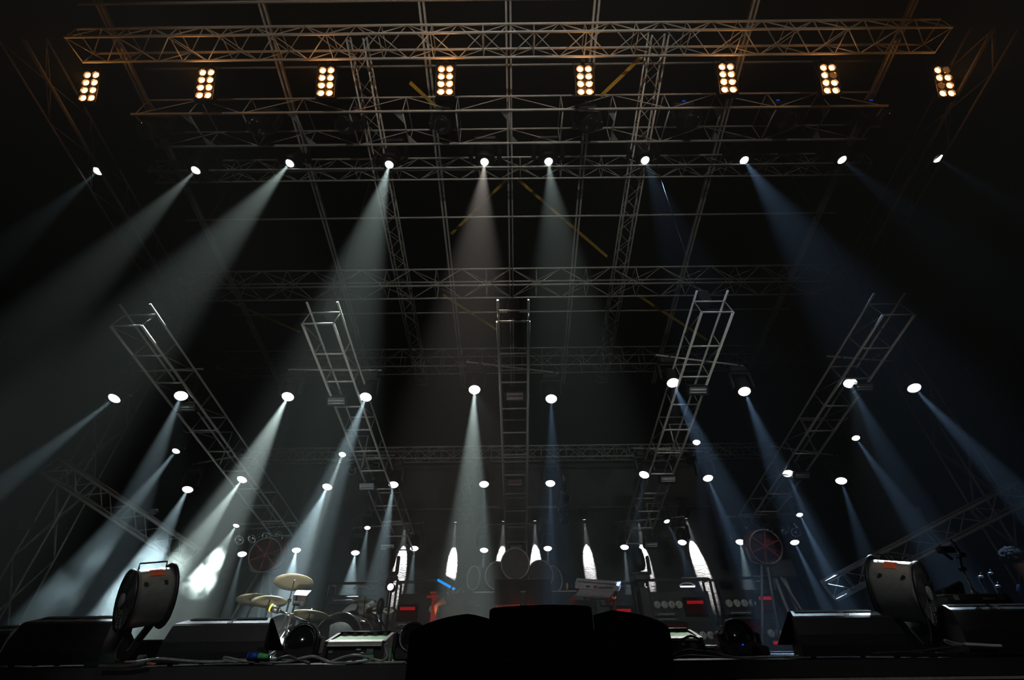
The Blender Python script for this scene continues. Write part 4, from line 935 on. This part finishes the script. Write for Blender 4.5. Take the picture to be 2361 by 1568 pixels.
for px in (1332, 1417):
    dx = 0
    part('leg', MB().box((at(px, 1400, KY + .1).x, KY + .1, (FLOOR + at(px, 1374, KY + .1).z) / 2), (.06, .06, at(px, 1374, KY + .1).z - FLOOR)), ORG, T)
    a, b = at(px - 16, 1388, KY - .35), at(px, 1374, KY + .1); part('arm', MB().tube(a, b, .05, 10), ORG, T)
    a, b = at(px - 2, 1366, KY + .1), at(px + 4, 1352, KY + .2); part('arm', MB().tube(b, at(px, 1374, KY + .1), .03, 8), ORG, T)
    part('foot', MB().box((at(px, 1400, KY + .1).x, KY + .1, FLOOR + .025), (.07, .6, .05)), ORG, T)
T = thing('foam_bumper', at(1316, 1352, KY - .05), 'black and yellow end of the keyboard case', 'case end')
p = at(1316, 1352, KY - .05); part('end_block', MB().bbox(p, (.14, .2, .13), .03), BLK, T); part('yellow_edge', MB().box(p + V((-.075, 0, 0)), (.02, .2, .1)), YELP, T)
T = thing('keyboard_stand', (at(1002, 1420, 10.2).x, 10.2, FLOOR), 'dim red-orange stand beside the blue light strip', 'keyboard stand')
f = lambda x, y, Y=10.2: at(x, y, Y)
part('column', MB().box((f(1002, 1400).x, 10.2, (f(1002, 1372).z + FLOOR) / 2), (.12, .1, f(1002, 1372).z - FLOOR)), REDP, T)
part('arm', MB().tube(f(984, 1376), f(1012, 1374), .03, 8), ORG, T); part('arm', MB().box(f(1000, 1367), (.12, .1, .04)), ORG, T)
T = thing('keyboard', f(1050, 1360), 'dark tilted keyboard rig with a glowing blue strip', 'keyboard', 'keyboards at the left stand')
part('case', MB().poly([f(1008, 1350, 10.1), f(1078, 1394, 10.1), f(1090, 1372, 10.5), f(1030, 1338, 10.5)], .08, (0, -.3, 1)), GREYD, T)
part('light_strip', MB().tube(f(1009, 1337, 10.05), f(1039, 1354, 10.05), .024, 8), BLUELED, T, 'glowing blue strip')
part('light_strip', MB().tube(f(1043, 1356, 10.05), f(1048.5, 1359, 10.05), .024, 8), BLUELED, T, 'glowing blue strip')
part('backrest', MB().poly([f(1008, 1338, 10.1), f(1046, 1338, 10.15), f(1052, 1358, 10.1), f(1044, 1358, 10.1)], .05, (0, 1, 0)), BLK, T)
kn = MB()
for i in range(26):
    q = f(1030 + 42 * random.random(), 1357 + 11 * random.random(), 10.0); kn.ball(q, .012, n=6, m=4)
part('knob_lattice', kn, ALU, T)
solo('cloth', MB().poly([f(1000, 1398, 10.), f(1022, 1376, 10.), f(1030, 1392, 10.), f(1010, 1396, 10.), f(1004, 1420, 10.)], .03, (0, 1, 0)), GREY, 'grey cloth draped over the red-orange stand', 'cloth')
lamp('POINT', f(1004, 1405, 9.9), 2.5, (1, .2, .06), r=.05, name='red_floor_glow')
case('equipment_box', 1012, 1104, 1396, 10.5, .6, 'dark square box under the tilted keyboard rig', 'box', GREYD)
# ------------------------------------------------------------------ fans high at the rear, the red light in them painted on
def redfan(px, py, rpx, Y, label, tilt):
    p = at(px, py, Y); r = rpx * mpp(p); N = V(tilt).normalized(); R = N.to_track_quat('Z', 'Y').to_matrix().to_4x4(); R.translation = p
    T = thing('drum_fan', (p.x, Y, FLOOR), label, 'fan', 'red fans before the backdrop')
    part('shell', MB().lathe([(r * .97, .02), (r, 0), (r * .97, -.42), (r * .94, -.42), (r * .94, 0)], 36, R), REDP, T)
    part('rim', MB().lathe([(r * .96, .0), (r * 1.02, .0), (r * 1.02, .03), (r * .96, .03)], 36, R), ALUD, T)
    part('hub', MB().lathe([(r * .1, -.05), (r * .1, .03), (0, .035)], 14, R), REDP, T)
    for k in range(6):
        a = k * math.pi / 3 + .35; sp = MB(); c_, s_ = math.cos(a), math.sin(a); hw = r * .03
        P = [R @ V((r * .08 * c_ - hw * s_, r * .08 * s_ + hw * c_, 0)), R @ V((r * .96 * c_ - hw * s_, r * .96 * s_ + hw * c_, 0)), R @ V((r * .96 * c_ + hw * s_, r * .96 * s_ - hw * c_, 0)), R @ V((r * .08 * c_ + hw * s_, r * .08 * s_ - hw * c_, 0))]
        part('spoke', sp.poly(P, .03, -N), REDP, T)
        bl_ = MB(); a2 = a + .4; c2_, s2_ = math.cos(a2), math.sin(a2)
        bl_.poly([R @ V((r * .12 * c_, r * .12 * s_, -.12)), R @ V((r * .88 * c_, r * .88 * s_, -.12)), R @ V((r * .88 * c2_, r * .88 * s2_, -.22)), R @ V((r * .12 * c2_, r * .12 * s2_, -.2))], .015, -N); part('blade', bl_, REDD, T)
    part('back_guard', MB().lathe([(r * .93, -.4), (0, -.41)], 30, R), REDD, T)
    mid = V((p.x, Y + .2, p.z - r * .9))
    part('yoke', MB().path([p + V((-r * 1.04, .2, 0)), p + V((-r * .9, .2, -r * .8)), mid, p + V((r * .9, .2, -r * .8)), p + V((r * 1.04, .2, 0))], .02, 6, 3), ALUD, T)
    for dx, ft in ((-.45, (-.75)), (.45, .75)): part('leg', MB().tube(mid + V((dx * .3, 0, 0)), V((p.x + ft, Y + .2, FLOOR)), .03, 6), ALUD, T)
    part('leg', MB().tube(mid, V((p.x, Y + .8, FLOOR)), .03, 6), ALUD, T)
redfan(612, 1279, 36, 12.3, 'dark red round fan above the large cymbal', (.1, -1, -.25))
redfan(1765, 1260, 36, 12.3, 'red round fan with orange spokes above the right-hand rack', (-.08, -1, -.25))
# tripod case beside the right rack
T = thing('floodlight_stand', (at(1812, 1400, 12.6).x, 12.6, FLOOR), 'grey boxy light on two struts beside the last rack', 'light stand')
f = lambda x, y: at(x, y, 12.6)
part('housing', MB().bbox((f(1798, 1312).x, 12.6, f(1798, 1312).z), (.62, .3, .4), .03), GREYD, T)
for x in (0, 22): part('strut', MB().box(((f(1784 + x, 1330).x + f(1818 + x, 1410).x) / 2, 12.6, (f(1784, 1330).z + f(1818, 1410).z) / 2), (.07, .05, (f(1784, 1330) - f(1800, 1410)).length), Matrix.Rotation(math.radians(-4), 3, 'Y')), ALUD, T)
part('base', MB().box((f(1830, 1410).x, 12.6, FLOOR + .03), (.6, .5, .06)), BLK, T)
part('pole', MB().tube((f(1830, 1410).x, 12.6, FLOOR), (f(1826, 1410).x, 12.6, f(1826, 1410).z), .03), ALUD, T)
# two unlit heads standing upright on the racks, dark against the bright backdrop
for px, py, Y, lb in ((893, 1322, 12.9, 'left'), (1476, 1318, 12.9, 'right')):
    p = at(px, py, Y); zb = at(px, 1346, Y).z
    root = thing('moving_light', (p.x, Y, zb - .06), 'unlit black moving light standing dark against the %s bright backdrop strip' % lb, 'stage light', 'unlit moving lights on the racks')
    root.rotation_euler = (math.pi, 0, 0)
    inst('base', me_base, root, scale=1.05); inst('yoke', me_yoke, root, scale=1.05)
    h = inst('head', me_head, root, (0, 0, -.63), V((0, -.3, -1)).to_track_quat('-Z', 'Y'), 1.05); inst('lens', me_lenso, h)
    solo('stand', MB().box((p.x, Y + .02, (zb + FLOOR) / 2 - .05), (.2, .2, zb - FLOOR - .1)), BLK, 'black post under the %s upright moving light' % lb, 'stand')
# ------------------------------------------------------------------ gear at the right edge
f = lambda x, y, Y=4.0: at(x, y, Y)
a, b = at(2186, 1392, 3.72), at(2338, 1384, 3.72)
T = thing('flat_case', (a + b) / 2, 'flat grey case lying behind the top of the right edge wedge', 'case')
zt = at(2260, 1374, 3.72).z
part('case', MB().bbox(((a.x + b.x) / 2, 3.84, zt - .035), (b.x - a.x, .24, .07), .012), GREYD, T)
part('lid', MB().bbox(((a.x + b.x) / 2, 3.84, zt + .008), ((b.x - a.x) * .97, .22, .016), .005), GREY, T)
part('label_plate', MB().box(at(2280, 1380, 3.716), (.09, .004, .014)), PAPER, T)
for x in (a.x + .08, b.x - .08): part('latch', MB().box((x, 3.716, zt - .01), (.03, .008, .03)), STEEL, T)
part('leg', MB().box(((a.x + b.x) / 2, 3.86, (zt - .07 + FLOOR) / 2), ((b.x - a.x) * .8, .16, zt - .07 - FLOOR)), BLK, T)
T = thing('boom_arm', (f(2246, 1372).x, 3.85, zt + .016), 'jointed chrome arm stand with a black head rising from the flat case', 'boom arm')
g = lambda x, y: at(x, y, 3.85)
part('foot', MB().lathe([(.035, 0), (.03, .01), (.012, .03), (.01, .05)], 16, Matrix.Translation((g(2248, 1372).x, 3.85, zt + .016))), CHROME, T)
part('lower_tube', MB().tube(g(2247, 1369), g(2220, 1314), .006, 8), CHROME, T)
part('joint', MB().tube(g(2219, 1312) - V((0, .02, 0)), g(2219, 1312) + V((0, .02, 0)), .016, 12), BLK, T)
part('middle_tube', MB().tube(g(2219, 1312), g(2213, 1283), .008, 8), BLK, T)
part('joint', MB().tube(g(2218, 1280) - V((0, .02, 0)), g(2218, 1280) + V((0, .02, 0)), .018, 12), BLK, T)
part('handle', MB().tube(g(2201, 1289), g(2218, 1282), .005, 8), CHROME, T)
part('upper_tube', MB().tube(g(2218, 1280), g(2196, 1248), .008, 8), BLK, T)
part('cross_arm', MB().tube(g(2196, 1290), g(2164, 1266), .012, 8), GREYD, T)
part('head', MB().bbox(g(2180, 1268), (.12, .07, .05), .012), BLK, T)
part('pin', MB().tube(g(2160, 1265), g(2169, 1255), .004, 6), CHROME, T); part('pin', MB().tube(g(2193, 1251), g(2193, 1244), .006, 6), CHROME, T)
T = thing('equipment_box', f(2195, 1370, 4.6), 'small dim open-framed box tilted beside the flat case', 'box')
c = [at(2174, 1361, 4.6), at(2214, 1344, 4.6), at(2220, 1366, 4.6), at(2186, 1380, 4.6)]
fr = MB()
for i in range(4): fr.tube(c[i], c[(i + 1) % 4], .018, 6)
part('frame', fr, GREYD, T); part('panel', MB().poly(c, .1, (0, 1, 0)), BLKM, T)
part('leg', MB().box(((c[2].x + c[3].x) / 2, 4.66, (c[3].z + FLOOR) / 2), (.15, .1, c[3].z - FLOOR)), BLK, T)
a, b = at(2044, 1432, 4.3), at(2092, 1426, 4.3)
T = thing('equipment_case', ((a.x + b.x) / 2, 4.4, FLOOR), 'grey case with a pale lid edge under the silver drum fan', 'case')
part('body', MB().bbox(((a.x + b.x) / 2 + .02, 4.45, (a.z - .01 + FLOOR) / 2), (b.x - a.x + .1, .3, a.z - .01 - FLOOR), .01), GREYD, T)
part('lid', MB().poly([at(2042, 1431, 4.28), at(2084, 1422, 4.28), at(2100, 1426, 4.55), at(2060, 1428, 4.55)], .02, (0, 0, 1)), GREY, T)
part('edge', MB().tube(at(2040, 1428, 4.27), at(2076, 1421, 4.27), .005, 6), PAPER, T)
T = thing('bottle', at(2095, 1441, 4.2), 'crumpled bluish plastic bottle with a green end by the silver fan', 'bottle')
p, q = at(2076, 1444, 4.2), at(2124, 1440, 4.2); d = (q - p).normalized(); R = d.to_track_quat('Z', 'Y').to_matrix().to_4x4(); R.translation = p
part('body', MB().lathe([(0, 0), (.028, .005), (.033, .03), (.028, .06), (.034, .09), (.03, .12), (.02, .15), (.012, .17), (0, .171)], 14, R), mat('bottle plastic', (.45, .55, .75), .25, 0, .3, 12), T)
part('cap', MB().tube(p - d * .03, p + d * .004, .022, 12), GREENP, T, 'green end')
solo('shelf_box', MB().bbox((at(2100, 1452, 4.2).x, 4.25, (at(2100, 1450, 4.2).z + FLOOR) / 2), (.32, .2, at(2100, 1450, 4.2).z - FLOOR - .004), .01), BLK, 'black box under the bluish bottle', 'box')
T = thing('cord_coil', at(2144, 1425, 4.0), 'small brown wound cord bundle between the fan and the edge wedge', 'cord')
cc = MB(); c = at(2146, 1424, 4.0)
for k in range(7): cc.path([c + V((.035 * math.cos(t) + .004 * k, .03 * k - .08, .03 * math.sin(t))) for t in [j * 2 * math.pi / 10 for j in range(10)]], .006, 5, 1, True)
part('winding', cc, mat('brown cord', (.3, .17, .08), .7), T)
part('leg', MB().tube(c - V((0, 0, .03)), V((c.x, c.y, FLOOR)), .01), BLK, T)
# dim bits of gear further back
for px, py, Y, lb in ((2262, 1330, 6, 'dim metal clamp glinting behind the chrome arm'), (2284, 1322, 6.5, 'small glinting bracket left of the seated person'), (2301, 1352, 6, 'bright bolt head low beside the seated person')):
    p = at(px, py, Y); T = thing('clamp', p, lb, 'clamp')
    part('jaw', MB().bbox(p, (.05, .04, .03), .008), STEEL, T); part('screw', MB().tube(p, p + V((.03, 0, .05)), .008, 8), CHROME, T)
    part('pole', MB().tube(p + V((0, .04, -.0)), V((p.x, p.y + .04, FLOOR)), .015, 8), BLKM, T)
# ------------------------------------------------------------------ person at the right edge
def skin(name, nodes, edges, m, parent, root=0, lev=2):
    me = bpy.data.meshes.new(name); off = wloc(parent)
    me.from_pydata([tuple(V(n[0]) - off) for n in nodes], edges, []); me.update()
    o = bpy.data.objects.new(name, me); COL.objects.link(o); o.parent = parent
    o.modifiers.new('skin', 'SKIN')
    for i, n in enumerate(nodes):
        r = n[1] if isinstance(n[1], tuple) else (n[1], n[1]); me.skin_vertices[0].data[i].radius = r
    me.skin_vertices[0].data[root].use_root = True
    o.modifiers['skin'].use_smooth_shade = True
    sb = o.modifiers.new('sub', 'SUBSURF'); sb.levels = lev; sb.render_levels = lev
    me.materials.append(m); return o
hc = at(2341, 1292, 6.5)                    # middle of the head
PX, PY = hc.x, hc.y; hz = hc.z
sh = hz - .27                               # shoulder line
hp = max(FLOOR + .34, sh - .5)
T = thing('person', (PX + .1, PY, FLOOR), 'person with dark curly hair in a blue T-shirt turned away at the right edge', 'person')
n = []; e = []
def nd(x, y, z, r, par=None):
    n.append(((PX + x, PY + y, z), r)); i = len(n) - 1
    if par is not None: e.append((par, i))
    return i
pel = nd(.1, 0, hp, (.15, .12)); wa = nd(.09, 0, hp + .17, (.13, .1), pel); ch = nd(.07, 0, sh - .12, (.16, .11), wa); nb = nd(.05, 0, sh + .02, (.07, .065), ch)
nk = nd(.02, 0, sh + .1, .05, nb); hd = nd(.01, 0, hz - .07, (.07, .075), nk); h2 = nd(.02, 0, hz + .02, (.085, .095), hd); h3 = nd(.0, 0, hz + .08, (.06, .07), h2)
nose = nd(.118, -.01, hz - .03, .011, h2); ear = nd(.0, -.09, hz - .03, .014, h2)
chin = nd(.075, 0, hz - .1, .026, hd)
for s in (-1, 1):
    s1 = nd(.05, s * .17, sh - .05, .06, ch); el = nd(.12, s * .24, sh - .3, .043, s1); wr = nd(.3, s * .2, sh - .46, .03, el); pm = nd(.37, s * .18, sh - .48, (.038, .02), wr)
    for k in range(4):
        y = s * .18 + (-.03 + .02 * k); L_ = (.065, .08, .076, .058)[k]
        f1 = nd(.41, y, sh - .485, .0095, pm); f2 = nd(.41 + L_ * .5, y, sh - .495, .0085, f1); nd(.41 + L_ * .8, y, sh - .525, .0075, f2)
    t1 = nd(.38, s * .18 - s * .045, sh - .47, .011, pm); nd(.42, s * .18 - s * .06, sh - .48, .0095, t1)
    hi = nd(.16, s * .1, hp - .03, .09, pel); kn = nd(.56, s * .13, hp + .1, .06, hi); an = nd(.6, s * .13, FLOOR + .1, .04, kn); nd(.74, s * .13, FLOOR + .045, .036, an)
body = skin('body', n, e, SKIN, T, 0)
def sub(name, lst, m):
    nn = []; ee = []
    for x, y, z, r, par in lst:
        nn.append(((PX + x, PY + y, z), r))
        if par is not None: ee.append((par, len(nn) - 1))
    return skin(name, nn, ee, m, T, 0)
sub('shirt', [(.1, 0, hp + .0, (.175, .14), None), (.09, 0, hp + .17, (.155, .125), 0), (.07, 0, sh - .12, (.185, .135), 1), (.05, 0, sh - .0, (.1, .09), 2), (.05, .18, sh - .05, .085, 2), (.1, .23, sh - .22, .072, 4), (.05, -.18, sh - .05, .085, 2), (.1, -.23, sh - .22, .072, 6)], SHIRT)
sub('jeans', [(.11, 0, hp - .02, (.165, .14), None), (.18, .1, hp - .03, .105, 0), (.56, .13, hp + .1, .076, 1), (.6, .13, FLOOR + .14, .06, 2), (.18, -.1, hp - .03, .105, 0), (.56, -.13, hp + .1, .076, 4), (.6, -.13, FLOOR + .14, .06, 5)], JEANS)
hr = MB(); rr = random.Random(3)
for k in range(90):
    th = math.acos(1 - 1.45 * rr.random()); ph = rr.uniform(0, 2 * math.pi)
    d = V((math.sin(th) * math.cos(ph), math.sin(th) * math.sin(ph), math.cos(th)))
    if d.x > .62 and d.z < .45: continue
    hr.ball((PX - .02 + d.x * .098, PY + d.y * .1, hz + .035 + d.z * .1), rr.uniform(.028, .042), (1, 1, 1), 8, 6, .5)
part('hair', hr, HAIR, T)
for s in (-1, 1): part('eye', MB().ball((PX + .096, PY + s * .034, hz - .005), .012, n=10, m=6), WHITE, T)
part('mouth', MB().bbox((PX + .104, PY, hz - .085), (.01, .045, .01), .003), REDD, T)
for s in (-1, 1): part('shoe', MB().bbox((PX + .68, PY + s * .13, FLOOR + .045), (.26, .09, .09), .03), BLK, T)
solo('flight_case', MB().bbox((PX + .06, PY, (FLOOR + hp - .13) / 2), (.42, .6, hp - .13 - FLOOR), .015), BLK, 'black flight case the person sits on', 'case')
# ------------------------------------------------------------------ smoke drifting through the beams on the left
def project(p):
    d = V(p) - EYE; zc_ = d.dot(_f0); return CX + FPX * d.dot(_R) / zc_, CY - FPX * d.dot(_U) / zc_
def along(px, py, tx, ty, row, c=7.68, s=.355):
    p = rake(px, py, c, s); d = (tgt(p, tx, ty, .45) - p); best = None
    for i in range(400):
        q = p + d * (i * .02)
        if best is None or abs(project(q)[1] - row) < best[0]: best = (abs(project(q)[1] - row), q)
    return best[1]
def smoke(c, r, dens, sc, label, thr=.42):
    m = bpy.data.materials.new('smoke'); m.use_nodes = True; nt = m.node_tree; N = nt.nodes; L = nt.links; N.clear()
    o = N.new('ShaderNodeOutputMaterial'); v = N.new('ShaderNodeVolumeScatter'); tc = N.new('ShaderNodeTexCoord')
    nz = N.new('ShaderNodeTexNoise'); nz.inputs['Scale'].default_value = sc; nz.inputs['Detail'].default_value = 3; nz.inputs['Distortion'].default_value = .6
    mr = N.new('ShaderNodeMapRange'); mr.inputs[1].default_value = thr; mr.inputs[2].default_value = thr + .2; mr.inputs[3].default_value = 0; mr.inputs[4].default_value = 1
    mp = N.new('ShaderNodeMapping'); mp.inputs['Location'].default_value = (-1, -1, -1); mp.inputs['Scale'].default_value = (2, 2, 2)
    ln = N.new('ShaderNodeVectorMath'); ln.operation = 'LENGTH'; fo = N.new('ShaderNodeMapRange'); fo.inputs[1].default_value = 1.; fo.inputs[2].default_value = .35; fo.inputs[3].default_value = 0; fo.inputs[4].default_value = dens
    mu = N.new('ShaderNodeMath'); mu.operation = 'MULTIPLY'
    L.new(tc.outputs['Object'], nz.inputs['Vector']); L.new(nz.outputs[0], mr.inputs[0]); L.new(tc.outputs['Generated'], mp.inputs[0]); L.new(mp.outputs[0], ln.inputs[0]); L.new(ln.outputs['Value'], fo.inputs[0])
    L.new(mr.outputs[0], mu.inputs[0]); L.new(fo.outputs[0], mu.inputs[1]); L.new(mu.outputs[0], v.inputs['Density']); L.new(v.outputs[0], o.inputs['Volume'])
    v.inputs['Color'].default_value = (.9, 1, .98, 1)
    return solo('smoke', MB().ball(c, 1, r, 20, 14), m, label, 'smoke', kind='stuff', base=c)
c = along(432, 1130, 362, 1260, 1350); smoke(c, (1.1, 1.2, 1.25), .22, 1.5, 'bright smoke billowing in the beam behind the left drum fan', .36)
c = along(544, 1213, 478, 1320, 1318, 8.0, .345); smoke(c, (.75, .8, .72), .5, 2.2, 'bright smoke puff in the beam left of the cymbals')
c = along(405, 1041, 285, 1190, 1335, 8.0, .345); smoke(c, (1.9, 1.3, 1.2), .035, 1.1, 'dim bluish smoke drifting at the left above the first wedge', .44)
# ------------------------------------------------------------------ unseen lamps added for brightness, world haze
# unseen spots added ahead of the roof to brighten the trusses
for x, tx, e in ((-6, -4.5, 1.), (.5, .5, 2.1), (6.5, 4.5, .8)):
    p = V((x, -9, 9.5)); lamp('SPOT', p, 5400 * e, (1, .96, .85), V((tx, 8.0, 13.2)) - p, 44, .9, .1, name='added_front_spot')
# narrow unseen spots added to brighten the ladders and side trusses
for x, y, z, tx, ty, tz, a, e in ((-1.5, -9, 3.4, -3.7, 10, 5.8, 13, 3800), (1.5, -9, 3.4, 4., 10, 5.8, 13, 3800), (0, -9, 3.4, 0, 10, 5.8, 9, 3800), (-3, -7, 2.4, -9.6, 11.5, 4.2, 16, 3200), (3, -7, 2.4, 10.4, 11.8, 4.1, 16, 2000),
                                 (-3, -8, 3.4, -7.3, 9.5, 6.2, 14, 2000), (3, -8, 3.4, 7.4, 9.5, 6.2, 14, 2000)):
    lamp('SPOT', (x, y, z), e, (1, .97, .88), V((tx, ty, tz)) - V((x, y, z)), a, .9, .06, name='added_rig_spot')
# more unseen spots added for racks, drums, rear truss, fans and stage edge
for x, tgt_, ang, e in ((-5, (-3.6, 12.4, 2.9), 17, 6500), (.5, (0., 12.6, 2.9), 12, 4500), (6, (4.9, 12.6, 2.9), 19, 8500), (-3, (-3.6, 15.2, 7.3), 22, 4500), (3, (3.6, 15.2, 7.3), 22, 5500),
                        (6.4, (c2.x, c2.y, c2.z), 2.4, 2600), (.5, (1.75, 10, 3.05), 5, 4000), (-2, (-1.55, 3.25, 1.5), 11, 1900), (3, (2.4, 3.25, 1.5), 10, 750), (7.5, (PX, PY, hz - .25), 2.6, 1300), (-6, (c1.x, c1.y, c1.z), 2.2, 900)):
    p = V((x, -9, 9.5)); lamp('SPOT', p, e * 1.8, (.95, 1, .94), V(tgt_) - p, ang, .8, .08, name='added_front_spot')
for x, e in ((-2.3, 6), (2.8, 2.5)):
    p = V((x, 1.1, .8)); lamp('SPOT', p, e, (1, 1, .93), V((x, 3.2, 1.45)) - p, 110, 1., .1, name='added_edge_spot')  # unseen low spots added to brighten the stage edge
# extra spots added at ladder lenses to brighten gear along the stage edge
def reach(src, dst, I, ang, col=(.8, .93, 1)):
    p = rake(*src); d = dst - p; d.normalize(); beam(p, d, I, ang, col, 1.)
reach((663, 916), at(510, 1440, 3.5), 0.005313, 9); reach((557, 1107), at(160, 1440, 3.5), 0.006832, 8); reach((1717, 904), at(1940, 1420, 3.5), .0052, 9, (.6, .86, 1)); reach((1961, 885), at(2290, 1405, 3.5), .0042, 9, (.6, .86, 1))
reach((843, 917), at(825, 1475, 4.), 0.01139, 8, (.95, 1, .95)); reach((1552, 884), at(1575, 1465, 4.1), 0.01139, 8, (.95, 1, .95)); reach((1094, 900), at(1247, 1402, 2.4), 0.01897, 9)
reach((1961, 885), at(2070, 1330, 3.6), 0.04554, 5); fl = at(642, 1478, 3.95); lamp('SPOT', fl, 600, (1, .95, .85), at(655, 1372, 7) - fl, 19, .8, .04, name='added_cymbal_spot')  # the last spot is unseen, added to brighten the cymbals
reach((417, 914), at(345, 1340, 3.4), 0.03036, 5)
w = bpy.data.worlds.new('night'); S.world = w; w.use_nodes = True; nt = w.node_tree
nt.nodes['Background'].inputs[0].default_value = (.02, .03, .04, 1); nt.nodes['Background'].inputs[1].default_value = .05
v = nt.nodes.new('ShaderNodeVolumeScatter'); v.inputs['Density'].default_value = .0045; v.inputs['Anisotropy'].default_value = .0; v.inputs['Color'].default_value = (.94, 1, 1, 1)
ab = nt.nodes.new('ShaderNodeVolumeAbsorption'); ab.inputs['Density'].default_value = .065; ab.inputs['Color'].default_value = (0, 0, 0, 1)
ad = nt.nodes.new('ShaderNodeAddShader'); nt.links.new(v.outputs[0], ad.inputs[0]); nt.links.new(ab.outputs[0], ad.inputs[1])
nt.links.new(ad.outputs[0], nt.nodes['World Output'].inputs['Volume'])
c = S.cycles
c.max_bounces = 4; c.diffuse_bounces = 2; c.glossy_bounces = 3; c.volume_bounces = 0; c.transmission_bounces = 2; c.use_light_tree = True
c.use_denoising = True; c.caustics_reflective = False; c.caustics_refractive = False; c.sample_clamp_indirect = 4
vs_ = S.view_settings; vs_.view_transform = 'Standard'; vs_.look = 'None'; vs_.gamma = 1; vs_.exposure = 0; vs_.use_curve_mapping = False
